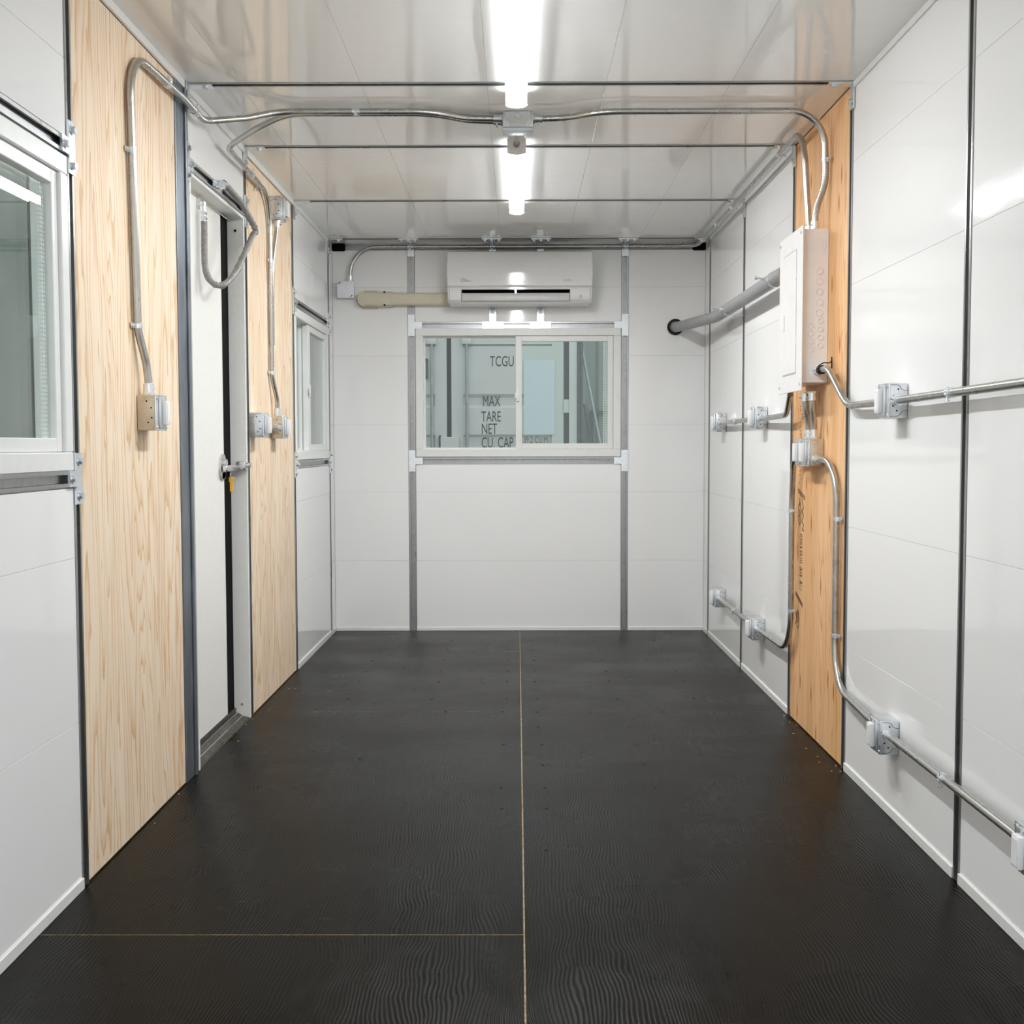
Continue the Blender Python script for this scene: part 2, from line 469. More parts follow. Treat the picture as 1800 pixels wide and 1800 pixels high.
def strut(fr, direction, centre, a, b, label, w=0.0413, group='galvanised strut channels', d=0.0413, proud=0.0025):
    poly = channel_poly(w, d)
    m = MB()
    if direction == 'v':      # along v; poly x -> u
        m.prism([(centre + p, q - d + proud) for p, q in poly], 'y', a, b)
        mid = fr(centre, (a + b) / 2, 0); base = fr(centre, a, 0)
    else:                     # along u; poly x -> v
        m.prism([(centre + p, q - d + proud) for p, q in poly], 'x', a, b)
        base = fr(a, centre, 0)
    for v in m.bm.verts: v.co = Vector(fr(*v.co))
    return tag(m.build('strut_channel', 'strut_steel', loc=base, smooth=0), label, 'strut', group)

strut(LEFT, 'v', 1.727, 0.0, ZC, 'upright steel strut on the near jamb of the near left window')
strut(LEFT, 'v', 3.050, 0.0, ZC, 'upright strut between the near left window and the wide pale plywood')
strut(LEFT, 'h', 1.912, 1.75, 3.03, 'horizontal steel strut above the near left window')
strut(LEFT, 'h', 1.072, 1.75, 3.03, 'horizontal steel strut below the near left window')
strut(LEFT, 'v', 4.128, 0.0, ZC, 'slim strut beside the dark steel post, left of the door')
strut(LEFT, 'h', 2.134, 4.152, 4.985, 'short horizontal strut above the white door')
strut(LEFT, 'v', 5.008, 0.0, ZC, 'upright strut between the door jamb and the narrow pale plywood')
strut(LEFT, 'v', 6.049, 0.0, ZC, 'upright strut between the narrow pale plywood and the far left window')
strut(LEFT, 'h', 1.890, 6.072, 7.165, 'horizontal strut above the far left window')
strut(LEFT, 'h', 1.060, 6.072, 7.165, 'horizontal strut below the far left window')
strut(LEFT, 'v', 7.186, 0.0, ZC, 'upright strut on the left wall in the far corner')
strut(RIGHT, 'v', 3.080, 0.0, ZC, 'nearest upright strut on the right wall, crossed by two clamped conduits')
strut(RIGHT, 'v', 4.170, 0.0, ZC, 'upright strut on the near edge of the orange plywood')
strut(RIGHT, 'v', 5.015, 0.0, ZC, 'upright strut on the far edge of the orange plywood')
strut(RIGHT, 'v', 6.100, 0.0, ZC, 'upright strut midway along the far right wall panels')
strut(RIGHT, 'v', 7.170, 0.0, ZC, 'upright strut on the right wall in the far corner')
strut(BACK, 'v', -0.664, 0.0, 2.36, 'upright back-wall strut left of the window')
strut(BACK, 'v', 0.655, 0.0, 2.36, 'upright back-wall strut right of the window')
strut(BACK, 'h', 1.898, -0.641, 0.633, 'horizontal strut over the back window')
strut(BACK, 'h', 1.062, -0.641, 0.633, 'horizontal strut under the back window')
strut(BACK, 'v', -0.1615, 1.919, 2.36, 'left of two short struts behind the air conditioner')
strut(BACK, 'v', 0.1335, 1.919, 2.36, 'right of two short struts behind the air conditioner')
strut(BACK, 'h', 2.380, -1.065, 1.065, 'header strut along the top of the back wall')
def cstrut(y, label):
    poly = channel_poly()
    m = MB(); m.prism([(y + p, ZC + 0.0413 - 0.0025 - q) for p, q in poly], 'x', -1.149, 1.149)
    tag(m.build('ceiling_strut', 'strut_steel', loc=(0, y, ZC), smooth=0), label, 'strut', 'cross struts of the ceiling')
cstrut(3.078, 'cross strut of the ceiling nearest the open end')
cstrut(4.150, 'cross strut of the ceiling just before the junction box')
cstrut(5.000, 'cross strut of the ceiling at the near end of the second lamp')
cstrut(6.088, 'cross strut of the ceiling at the far end of the second lamp')
cstrut(7.188, 'cross strut of the ceiling nearest the back wall')

# galvanised corner post beside the door
post = thing('steel_post', 'dark galvanised steel post between wide pale plywood and door', 'post', (-XW, 4.05, 0))
MB().box((3.995, 0.0, -0.0115), (4.104, ZC, 0.004), 0.002).build('web', 'post_steel', post, xf=LEFT, smooth=0)
MB().box((4.092, 0.0, 0.004), (4.105, ZC, 0.012), 0.002).build('flange', 'post_steel', post, xf=LEFT, smooth=0)

# ------------------------------------------------------------------ bolted plates
def bolt(m, fr, u, v, w0, r=0.010, h=0.007):
    pass

def add_bolt(par, fr, u, v, w0, r=0.0095):
    m = MB(); c = lambda k: (u, v, w0 + k)
    m.cyl(c(0), c(0.002), r * 1.35, 14); m.cyl(c(0.002), c(0.010), r, 6)
    return m.build('bolt', 'zinc_bright', par, xf=fr)

def tee(fr, u, v, arms, label, group='flat tee brackets'):
    """arms: dict of l r u d lengths from the centre"""
    t = thing('tee_bracket', label, 'bracket', fr(u, v, 0), group)
    m = MB(); h = 0.0205; w0, w1 = 0.0028, 0.0085
    up, dn, lf, rt = (arms.get(k, 0) for k in 'udlr')
    poly = []
    U, D, Lf, R = max(up, h), max(dn, h), max(lf, h), max(rt, h)
    poly = [(-h, -D), (h, -D), (h, -h), (R, -h), (R, h), (h, h), (h, U), (-h, U), (-h, h), (-Lf, h), (-Lf, -h), (-h, -h)]
    q = []
    for p in poly:
        if not q or (abs(p[0] - q[-1][0]) + abs(p[1] - q[-1][1])) > 1e-6: q.append(p)
    q = [p for i, p in enumerate(q) if not (abs((q[i-1][0]-p[0])*(q[(i+1) % len(q)][1]-p[1]) - (q[i-1][1]-p[1])*(q[(i+1) % len(q)][0]-p[0])) < 1e-9)]
    m.prism([(u + a, v + c) for a, c in q], 'z', w0, w1)
    m.build('plate', 'zinc_bright', t, xf=fr, smooth=0)
    if up > .03: add_bolt(t, fr, u, v + up - 0.021, w1)
    if dn > .03: add_bolt(t, fr, u, v - dn + 0.021, w1)
    if lf > .03: add_bolt(t, fr, u - lf + 0.021, v, w1)
    if rt > .03: add_bolt(t, fr, u + rt - 0.021, v, w1)
    return t
a = 0.066
tee(LEFT, 3.050, 1.912, dict(u=a, d=a, l=a), 'tee bracket at the top far corner of the near left window')
tee(LEFT, 3.050, 1.072, dict(u=a, d=a, l=a), 'tee bracket at the bottom far corner of the near left window')
tee(LEFT, 4.128, 2.134, dict(u=a, d=a, r=a), 'tee bracket at the near upper corner of the white door')
tee(LEFT, 5.008, 2.134, dict(u=a, d=a, l=a), 'tee bracket at the far upper corner of the white door')
tee(LEFT, 6.049, 1.890, dict(u=a, d=a, r=a), 'tee bracket at the near top corner of the far left window')
tee(LEFT, 6.049, 1.060, dict(u=a, d=a, r=a), 'tee bracket at the near bottom corner of the far left window')
tee(LEFT, 7.186, 1.890, dict(u=a, d=a, l=a), 'tee bracket at the far top corner of the far left window')
tee(LEFT, 7.186, 1.060, dict(u=a, d=a, l=a), 'tee bracket at the far bottom corner of the far left window')
tee(BACK, -0.664, 1.898, dict(u=a, d=a, r=a), 'tee bracket at the top left corner of the back window')
tee(BACK, 0.655, 1.898, dict(u=a, d=a, l=a), 'tee bracket at the top right corner of the back window')
tee(BACK, -0.664, 1.062, dict(u=a, d=a, r=a), 'tee bracket at the bottom left corner of the back window')
tee(BACK, 0.655, 1.062, dict(u=a, d=a, l=a), 'tee bracket at the bottom right corner of the back window')
tee(BACK, -0.1615, 1.898, dict(u=a, l=a, r=a), 'left of two upturned tee brackets under the air conditioner')
tee(BACK, 0.1335, 1.898, dict(u=a, l=a, r=a), 'right of two upturned tee brackets under the air conditioner')

def angle(s, y, label):
    """right-angle bracket joining ceiling strut and wall strut; s = side"""
    t = thing('angle_bracket', label, 'bracket', (s * XW, y, ZC), 'angle brackets under the ceiling')
    m = MB()
    m.prism([(s * (XW - .0028), ZC - .0028), (s * (XW - .092), ZC - .0028), (s * (XW - .092), ZC - .0085), (s * (XW - .0085), ZC - .0085), (s * (XW - .0085), ZC - .092), (s * (XW - .0028), ZC - .092)], 'y', y - .0205, y + .0205)
    m.build('plate', 'zinc_bright', t, smooth=0)
    add_bolt(t, CEIL, s * (XW - .065), y, 0.0085)
    add_bolt(t, LEFT if s < 0 else RIGHT, y, ZC - .065, 0.0085)
names = {4.150: 'first', 5.000: 'second', 6.088: 'third', 7.188: 'fourth'}
for y, nm in names.items():
    angle(-1, y, f'angle bracket at the left end of the {nm} ceiling strut in view')
    angle(1, y, f'angle bracket at the right end of the {nm} ceiling strut in view')
for x, nm in ((-0.664, 'above the strut left of the back window'), (-0.1615, 'above the left half of the air conditioner'),
              (0.1335, 'above the right half of the air conditioner'), (0.655, 'above the strut right of the back window')):
    t = thing('ceiling_plate', 'flat bolted ceiling plate ' + nm, 'bracket', (x, 7.20, ZC), 'bolted plates along the back edge of the ceiling')
    MB().box((x - .060, 7.168, .0028), (x + .060, 7.208, .0085)).build('plate', 'zinc_bright', t, xf=CEIL, smooth=0)
    MB().box((x - .0205, 7.208, .0028), (x + .0205, 7.30, .0085)).build('arm', 'zinc_bright', t, xf=CEIL, smooth=0)
    for du in (-.042, 0, .042): add_bolt(t, CEIL, x + du, 7.188, .0085)
    # turned-down leg bolted to the upright
    MB().box((x - .0205, 2.318, .0028), (x + .0205, ZC - .003, .0085)).build('leg_plate', 'zinc_bright', t, xf=BACK, smooth=0)
    add_bolt(t, BACK, x, 2.336, .0085)

# ------------------------------------------------------------------ windows
def window(n, fr, u0, u1, v0, v1, sash_u0, sash_first_right=True, fw=0.048, sw=0.034, stile=0.034):
    root = struct(f'window_{n}', fr((u0 + u1) / 2, v0, 0))
    m = MB()
    wf, wbk = 0.004, -0.075
    for a in ((u0, v0, u1, v0 + fw), (u0, v1 - fw, u1, v1), (u0, v0 + fw, u0 + fw, v1 - fw), (u1 - fw, v0 + fw, u1, v1 - fw)):
        m.box((a[0], a[1], wbk), (a[2], a[3], wf), 0.003)
    m.build('window_frame', 'white_vinyl', root, xf=fr, smooth=0)
    iu0, iu1, iv0, iv1 = u0 + fw, u1 - fw, v0 + fw, v1 - fw
    # fixed light in the first half
    m = MB(); b = 0.010
    fu1 = sash_u0 + 0.02
    m.box((iu0, iv0, -.062), (fu1, iv0 + b, -.040)); m.box((iu0, iv1 - b, -.062), (fu1, iv1, -.040))
    m.box((iu0, iv0 + b, -.062), (iu0 + b, iv1 - b, -.040)); m.box((fu1 - .02, iv0 + b, -.062), (fu1, iv1 - b, -.040))
    m.build('glazing_bead', 'white_vinyl', root, xf=fr, smooth=0)
    MB().box((iu0 + .002, iv0 + .002, -.056), (fu1 - .002, iv1 - .002, -.052)).build('pane', 'window_glass', root, xf=fr, smooth=0)
    # sliding sash in the other half, nearer the room
    s = MB()
    su0, su1 = sash_u0, iu1 - 0.001
    s.box((su0, iv0 + .001, -.036), (su0 + stile, iv1 - .001, -.006), .002); s.box((su1 - sw, iv0 + .001, -.036), (su1, iv1 - .001, -.006), .002)
    s.box((su0 + stile, iv0 + .001, -.036), (su1 - sw, iv0 + .001 + sw, -.006), .002); s.box((su0 + stile, iv1 - .001 - sw, -.036), (su1 - sw, iv1 - .001, -.006), .002)
    sash = s.build('sash', 'white_vinyl', root, xf=fr, smooth=0)
    MB().box((su0 + stile - .003, iv0 + sw - .003, -.024), (su1 - sw + .003, iv1 - sw + .003, -.020)).build('pane', 'window_glass', sash, xf=fr, smooth=0)
    MB().box((su0 + stile - .003, iv0 + sw - .003, -.0358), (su1 - sw + .003, iv1 - sw + .003, -.0340)).build('pane', 'window_glass', sash, xf=fr, smooth=0)
    # perforated spacer bar of the double glazing
    sp = MB(); k = su1 - sw - .012
    for j in range(2):
        kk = k - j * 0.013
        for q in range(int((iv1 - iv0 - 2 * sw) / .0105)):
            sp.box((kk, iv0 + sw + q * .0105, -.0335), (kk + .008, iv0 + sw + q * .0105 + .0075, -.0250))
    o = sp.build('spacer_bar', 'device_white', sash, xf=fr, smooth=0); o['kind'] = 'stuff'
    vm = (v0 + v1) / 2 - 0.02
    l = MB(); l.box((su0 + .004, vm - .035, -.006), (su0 + .022, vm + .035, .006), .003, 2); l.box((su0 - .006, vm - .018, -.002), (su0 + .006, vm + .018, .008), .002)
    l.build('latch', 'white_vinyl', root, xf=fr)
    return root
window(1, LEFT, *WIN1, sash_u0=2.37)
window(2, LEFT, *WIN2, sash_u0=6.50, stile=0.075)
window(3, BACK, *WIN3, sash_u0=-0.020, stile=0.038)

# ------------------------------------------------------------------ door
door = struct('door_1', (-XW, 4.57, 0))
fm = MB()
fm.box((4.153, 0.0, -.068), (4.166, 2.111, .005), .0015)
fm.box((4.972, 0.0, -.068), (4.984, 2.111, .002), .0015)
fm.box((4.166, 2.098, -.068), (4.972, 2.111, .002), .0015)
fm.build('door_frame', 'painted_steel', door, xf=LEFT, smooth=0)
sl = MB().box((4.168, 0.045, -.105), (4.842, 2.096, -.062), .002).build('door_slab', 'painted_steel', door, xf=LEFT, smooth=0)
MB().box((4.843, 0.028, -.100), (4.9715, 2.097, -.066), .001).build('door_seal', 'black_void', door, xf=LEFT, smooth=0)
MB().box((4.168, 0.030, -.100), (4.9715, 0.044, -.058)).build('door_sweep', 'sill_dirty', door, xf=LEFT, smooth=0)
th = MB(); th.prism([(-.10, 0.0), (-.004, 0.0), (-.004, .004), (-.03, .010), (-.045, .020), (-.06, .027), (-.10, .027)], 'x', 4.167, 4.9715)
# prism gives (u, w, v): swap into wall axes
for v in th.bm.verts: v.co = Vector((v.co.x, v.co.z, v.co.y))
th.build('threshold', 'sill_dirty', door, xf=LEFT, smooth=0)
for w_, h_ in ((-.030, .0125), (-.052, .0265)): MB().box((4.168, h_ - .003, w_ - .002), (4.971, h_ + .0015, w_ + .002)).build('threshold_ridge', 'chrome_lock', door, xf=LEFT, smooth=0)
for v in (0.06, 2.05):
    MB().cyl((-1.183, 4.9718, v), (-1.183, 4.9690, v), .0055, 10).build('screw', 'screw_dark' if v > 1 else 'zinc_bright', door)
# latch and lock
lk = thing('door_latch', 'chrome door latch bridging the black gap beside the white door', 'latch', (-1.21, 4.85, 1.07))
MB().prism([(4.80 + .045 * math.cos(t * math.pi / 12), 1.072 + .052 * math.sin(t * math.pi / 12)) for t in range(24)], 'x', -1.2115, -1.203).build('rose', 'chrome_lock', lk)
MB().cyl((-1.203, 4.80, 1.085), (-1.190, 4.80, 1.085), .018, 18).build('cylinder', 'chrome_lock', lk)
MB().box((-1.199, 4.755, 1.052), (-1.176, 4.962, 1.078), .007, 3).build('bar', 'chrome_lock', lk)
hh = MB(); hh.box((-1.186, 4.935, 1.055), (-1.146, 4.965, 1.092), .008, 3); hh.cyl((-1.150, 4.95, 1.075), (-1.128, 4.95, 1.078), .012, 14)
hh.build('keeper', 'chrome_lock', lk)
MB().box((-1.2095, 4.775, 1.020), (-1.203, 4.835, 1.052), .003).build('lower_guard', 'galvanised', lk)
ky = thing('key', 'yellow tagged key hanging from the door latch', 'key', (-1.185, 4.86, 1.01))
MB().hollow((-1.192, 4.865, 1.040), (-1.189, 4.865, 1.040), .012, .009, 16).build('ring', 'zinc_bright', ky)
kb = MB(); kb.box((-1.199, 4.861, 1.008), (-1.176, 4.866, 1.030), .004, 2); kb.box((-1.195, 4.861, .968), (-1.180, 4.866, 1.010), .0015)
kb.build('tag', 'brass_tag', ky)

# ------------------------------------------------------------------ electrical boxes
def ebox(fr, u0, vc, label, group, mat='box_steel', gangs=1, ko_side=-1, holes=True, size=0.104):
    """box on a side wall: u0 near face, u grows away from the viewer; ko_side: which face carries knock-outs (near)"""
    W = size if gangs == 1 else size * 2
    h = size / 2; D = 0.054
    t = thing('outlet_box' if gangs == 1 else 'double_outlet_box', label, 'electrical box', fr(u0 + W / 2, vc, 0), group)
    MB().box((u0, vc - h, 0.0015), (u0 + W, vc + h, D), .0025, 2).build('body', mat, t, xf=fr)
    # knock-outs on the near face
    for (dv, dw) in ((.022, .020), (-.022, .020)):
        m = MB(); m.hollow((u0 + .0005, vc + dv, dw), (u0 - .0008, vc + dv, dw), .0115, .0098, 20)
        m.build('knockout', mat, t, xf=fr)
    if holes:
        m = MB()
        for dv, dw in ((.034, .030), (.014, .044), (-.016, .045), (-.030, .034)): m.cyl((u0 + .0005, vc + dv, dw), (u0 - .0006, vc + dv, dw), .0026, 10)
        o = m.build('screw_holes', 'black_void', t, xf=fr); o['kind'] = 'stuff'
    # folded tabs of the box seen as wavy edge lines
    for sgn in (1, -1):
        m = MB(); pts = [(0.002, .030), (.012, .030), (.020, .034), (.026, .044), (.034, .047), (.053, .047)]
        m.tube([(u0 - .0003, vc + sgn * q, p) for p, q in pts], .0008, 6)
        m.build('tab_edge', 'rod_dark' if mat == 'box_steel' else mat, t, xf=fr)
    # cover plate with raised centre, screws, white device
    MB().box((u0 - .0015, vc - h - .001, D), (u0 + W + .0015, vc + h + .001, D + .0045), .002, 2).build('cover_plate', 'zinc_bright', t, xf=fr)
    for gi in range(gangs):
        c = u0 + size / 2 + gi * size
        MB().box((c - .030, vc - .048, D + .0045), (c + .030, vc + .048, D + .0125), .003, 2).build('raised_frame', 'box_steel', t, xf=fr)
        d = MB(); d.box((c - .0185, vc - .0355, D + .0125), (c + .0185, vc + .0355, D + .026), .0018, 2)
        d.box((c - .014, vc - .030, D + .026), (c + .014, vc + .030, D + .0275), .001)
        d.build('device', 'device_white', t, xf=fr)
        for dv in (-.044, .044):
            for du in (-.042, .042):
                m = MB(); m.cyl((c + du, vc + dv, D + .0045), (c + du, vc + dv, D + .0075), .0045, 12)
                m.build('screw', 'zinc_bright', t, xf=fr)
            m = MB(); m.cyl((c, vc + dv * .95, D + .0125), (c, vc + dv * .95, D + .0148), .0038, 12); m.build('screw', 'zinc_bright', t, xf=fr)
    return t
gl, gr = 'outlet boxes on the left wall', 'outlet boxes on the right wall'
ebox(LEFT, 3.545, 1.256, 'tan outlet box with white device on the wide pale plywood', gl, 'tan_box', size=.106)
ebox(LEFT, 5.040, 1.246, 'silver outlet box beside the door jamb, left of a tan one', gl)
ebox(LEFT, 5.470, 1.243, 'tan outlet box low on the narrow pale plywood, under the conduit', gl, 'tan_box')
ebox(LEFT, 5.500, 2.252, 'silver outlet box high on the narrow pale plywood near the ceiling', gl)
ebox(RIGHT, 3.530, 1.286, 'silver outlet box at chest height on the near right wall panel', gr)
ebox(RIGHT, 3.560, 0.264, 'silver outlet box near the floor on the near right wall panel', gr)
ebox(RIGHT, 2.462, 1.286, 'outlet box cut by the frame at chest height on the right wall', gr)
ebox(RIGHT, 2.484, 0.270, 'outlet box cut by the frame near the floor on the right wall', gr)
ebox(RIGHT, 5.497, 1.282, 'nearer of two outlet boxes at chest height on the far right wall', gr)
ebox(RIGHT, 6.577, 1.282, 'farthest outlet box at chest height on the right wall, by the corner', gr)
ebox(RIGHT, 5.513, 0.292, 'nearer of two outlet boxes near the floor on the far right wall', gr)
ebox(RIGHT, 6.563, 0.304, 'farthest outlet box near the floor on the right wall, by the corner', gr)
ebox(RIGHT, 4.486, 1.127, 'double outlet box with two white devices on the orange plywood', gr, 'tan_box', gangs=2, holes=False)

# square white box on the back wall
t = thing('junction_box', 'white square junction box in the upper left of the back wall', 'electrical box', (-1.06, YB, 2.06))
MB().box((-1.112, 2.063, .001), (-1.012, 2.163, .046), .002).build('body', 'box_steel', t, xf=BACK, smooth=0)
MB().box((-1.113, 2.062, .046), (-1.011, 2.164, .050), .003, 2).build('cover_plate', 'cover_white', t, xf=BACK)
for x, z in ((-1.101, 2.150), (-1.094, 2.157), (-1.030, 2.069), (-1.023, 2.076)):
    MB().cyl((x, z, .050), (x, z, .0518), .0035, 10).build('screw', 'screw_dark', t, xf=BACK)

# ceiling junction box between the lamps
t = thing('ceiling_box', 'galvanised junction box on the ceiling between the two lamps', 'electrical box', (-.007, 4.53, ZC))
MB().box((-.063, 4.482, .001), (.049, 4.592, .058), .003, 2).build('body', 'box_steel', t, xf=CEIL)
MB().box((-.064, 4.481, .058), (.050, 4.593, .062), .003, 2).build('cover_plate', 'zinc_bright', t, xf=CEIL)
m = MB(); m.prism([(-.052, 2.398), (-.052, 2.378), (-.044, 2.368), (-.040, 2.346), (.026, 2.346), (.030, 2.368), (.038, 2.378), (.038, 2.398)], 'y', 4.4795, 4.4815)
m.build('bracket_plate', 'zinc_bright', t, smooth=0)
MB().hollow((-.007, 4.4797, 2.380), (-.007, 4.4785, 2.380), .012, .010, 20).build('knockout', 'box_steel', t)
for x in (-.05, .036): MB().cyl((x, 4.4795, 2.352), (x, 4.474, 2.352), .004, 10).build('screw', 'zinc_bright', t)

# ------------------------------------------------------------------ conduits
def axis_pts(p, d, l): p = Vector(p); d = Vector(d).normalized(); return p, p + d * l
def connector(par, p, d, r=0.0117, screw=(0, 0, 1)):
    """set-screw connector: p on the box face, d away from it"""
    m = MB(); p = Vector(p); d = Vector(d).normalized()
    m.tube([p, p + d * .006], r + .0072, 6); m.tube([p + d * .006, p + d * .034], r + .0040, 16)
    s = Vector(screw).normalized(); q = p + d * .022
    m.cyl(q + s * (r + .003), q + s * (r + .012), .0038, 10)
    return m.build('connector', 'zinc_bright', par)
def strap(par, c, along, wall, tabdir, r=0.0117):
    """one-hole strap: c centre of conduit, along = pipe direction, wall = towards wall, tabdir = side of the tab"""
    c, A, Wd, T = Vector(c), Vector(along).normalized(), Vector(wall).normalized(), Vector(tabdir).normalized()
    m = MB()
    m.tube([c - A * .008, c - A * .0045], r + .0012, 16); m.tube([c - A * .0045, c + A * .0045], r + .0026, 16); m.tube([c + A * .0045, c + A * .008], r + .0012, 16)
    base = c + Wd * (r - .001)
    P = [base + T * (r * .5), base + T * (r + .020)]
    for k in (0,):
        q = [P[0] - A * .008, P[1] - A * .008, P[1] + A * .008, P[0] + A * .008]
        lo = [m.bm.verts.new(v) for v in q]; hi = [m.bm.verts.new(v - Wd * .0025) for v in q]
        for i in range(4): m.bm.faces.new((lo[i], lo[(i + 1) % 4], hi[(i + 1) % 4], hi[i]))
        m.bm.faces.new(lo); m.bm.faces.new(hi)
    sc = base + T * (r + .012)
    m.cyl(sc - Wd * .002, sc - Wd * .0065, .005, 10)
    return m.build('strap', 'zinc_bright', par)
def clamp(par, c, along, wall, r=0.0117, screw=(0, 0, -1)):
    """two-piece strut clamp with its screw"""
    c, A, Wd, T = Vector(c), Vector(along).normalized(), Vector(wall).normalized(), Vector(screw).normalized()
    m = MB()
    for k in (-.0105, .0105): m.tube([c + A * (k - .003), c + A * (k + .003)], r + .0028, 18)
    m.tube([c - A * .0105, c + A * .0105], r + .0014, 18)
    side = A.cross(Wd)
    for sg in (-1, 1):
        a0 = c - Wd * (r + .001) + side * (sg * .004)
        m.cyl(a0 - A * .007, a0 + A * .007, .0035, 8)
    a0 = c - Wd * (r - .002)
    m.cyl(a0 - side * .016, a0 + side * .020, .0030, 10)
    m.cyl(a0 + side * .018, a0 + side * .022, .0060, 10)
    return m.build('clamp', 'zinc_bright', par)
def conduit(label, pts, bends, r=0.0117, group='steel conduits'):
    p = fillet(pts, bends, 9)
    t = thing('conduit', label, 'conduit', pts[0], group)
    MB().tube(p, r, 14).build('pipe', 'conduit_steel', t)
    return t
# A: from the tan box up the wide plywood, round the corner and across the ceiling to the box
zc = 2.379
A = conduit('conduit from the tan box on the wide plywood up and across to the ceiling box',
            [(-1.121, 3.572, 1.345), (-1.124, 3.566, 1.400), (-1.1352, 3.525, 1.500), (-1.1352, 3.490, 2.305), (-1.120, 4.00, 2.312), (-1.108, 4.215, 2.293), (-.985, 4.330, 2.335), (-.885, 4.408, zc), (-.33, 4.412, zc), (-.19, 4.505, zc), (-.098, 4.510, zc)],
            [.10, .10, .135, .1, .09, .2, .25, .25, .2])
connector(A, (-1.121, 3.572, 1.309), (0, 0, 1), screw=(0.5, 1, 0))
connector(A, (-.064, 4.510, zc), (-1, 0, 0), screw=(0, 0, -1))
strap(A, (-1.1352, 3.526, 1.512), (0, 0, 1), (-1, 0, 0), (0, -1, 0)); strap(A, (-1.1352, 3.503, 2.018), (0, 0, 1), (-1, 0, 0), (0, -1, 0))
clamp(A, (-1.126, 3.83, 2.309), (0, 1, 0), (-1, 0, 0)); clamp(A, (-1.114, 4.125, 2.302), (0, 1, 0), (-1, 0, 0))
clamp(A, (-.60, 4.4105, zc), (1, 0, 0), (0, 0, 1))
# B: parallel run behind it that turns down the narrow plywood
B = conduit('conduit branching off the ceiling run and turning down the narrow pale plywood',
            [(-.098, 4.548, zc), (-.19, 4.540, zc), (-.33, 4.4375, zc), (-.86, 4.437, zc), (-.985, 4.475, 2.335), (-1.112, 4.56, 2.288), (-1.120, 5.02, 2.288), (-1.1352, 5.44, 2.288), (-1.1354, 5.445, 1.475), (-1.124, 5.50, 1.372), (-1.124, 5.505, 1.330)],
            [.2, .25, .25, .25, .08, .5, .16, .1, .1], r=0.0105)
connector(B, (-1.124, 5.505, 1.297), (0, 0, 1), r=.0105, screw=(.6, 1, 0)); connector(B, (-.064, 4.548, zc), (-1, 0, 0), r=.0105, screw=(0, 0, -1))
clamp(B, (-1.121, 5.008, 2.288), (0, 1, 0), (-1, 0, 0), r=.0105); strap(B, (-1.130, 5.19, 2.288), (0, 1, 0), (-1, 0, 0), (0, 0, -1), r=.0105)
strap(B, (-1.1354, 5.443, 2.0), (0, 0, 1), (-1, 0, 0), (0, -1, 0), r=.0105); strap(B, (-1.1354, 5.445, 1.49), (0, 0, 1), (-1, 0, 0), (0, -1, 0), r=.0105)
# short drop from the high box into the same run
D = conduit('short thin conduit dropping from the high silver box on the narrow plywood',
            [(-1.122, 5.535, 2.198), (-1.124, 5.532, 2.150), (-1.1352, 5.4745, 1.98), (-1.1352, 5.470, 1.62)], [.15, .3], r=.0095)
connector(D, (-1.122, 5.535, 2.199), (0, 0, -1), r=.0095, screw=(1, 0, 0))
E_ = conduit('stub of conduit joining the two low boxes beside the door',
             [(-1.120, 5.146, 1.240), (-1.120, 5.468, 1.240)], 0)
connector(E_, (-1.120, 5.4695, 1.240), (0, -1, 0), screw=(.5, 0, 1))
# right side
R1 = conduit('conduit from the ceiling box across to the right and down to the breaker panel',
             [(.084, 4.512, zc), (.17, 4.506, zc), (.30, 4.418, zc), (1.118, 4.418, zc), (1.1335, 4.445, 2.12), (1.108, 4.49, 2.04), (1.108, 4.494, 1.962)], [.2, .25, .15, .25, .2])
connector(R1, (.050, 4.512, zc), (1, 0, 0), screw=(0, 0, -1)); connector(R1, (1.108, 4.494, 1.958), (0, 0, 1), screw=(-1, 0, 0))
strap(R1, (1.1275, 4.436, 2.205), (0, 0, 1), (1, 0, 0), (0, -1, 0))
R2 = conduit('conduit from the white square box along back wall and ceiling corner to the breaker panel',
             [(-1.034, YB - .030, 2.166), (-1.034, YB - .030, 2.373), (1.085, YB - .030, 2.373), (1.085, 7.10, 2.366), (1.085, 4.60, 2.366), (1.112, 4.60, 1.962)], [.165, .14, .3, .13])
connector(R2, (-1.034, YB - .030, 2.164), (0, 0, 1)); connector(R2, (1.112, 4.60, 1.958), (0, 0, 1), screw=(-1, 0, 0))
for x in (-.664, -.1615, .655): clamp(R2, (x, YB - .030, 2.373), (1, 0, 0), (0, 1, 0))
for y in (5.0, 6.088, 6.55, 7.05): clamp(R2, (1.085, y, 2.366), (0, 1, 0), (0, 0, 1))
R3 = conduit('conduit from the side of the breaker panel bending down to the near right wall boxes',
             [(1.112, 4.425, 1.432), (1.112, 4.30, 1.432), (1.118, 4.065, 1.288), (1.112, 3.636, 1.286)], [.16, .22])
connector(R3, (1.112, 4.449, 1.432), (0, -1, 0), screw=(-1, 0, 0))
tie = MB().hollow((1.112, 4.412, 1.432), (1.112, 4.380, 1.432), .0165, .0112, 16); tie.build('bushing', 'black_rubber', R3)
tw = MB().tube(fillet([(1.100, 4.392, 1.446), (1.118, 4.385, 1.458), (1.144, 4.375, 1.456), (1.144, 4.372, 1.478)], .01), .0022, 8); tw.tube([(1.144, 4.372, 1.478), (1.144, 4.372, 1.437)], .0022, 8); tw.build('cable_tie', 'black_rubber', R3)
R3b = conduit('conduit at chest height on the near right wall between two boxes',
              [(1.112, 3.528, 1.286), (1.112, 2.567, 1.292)], 0)
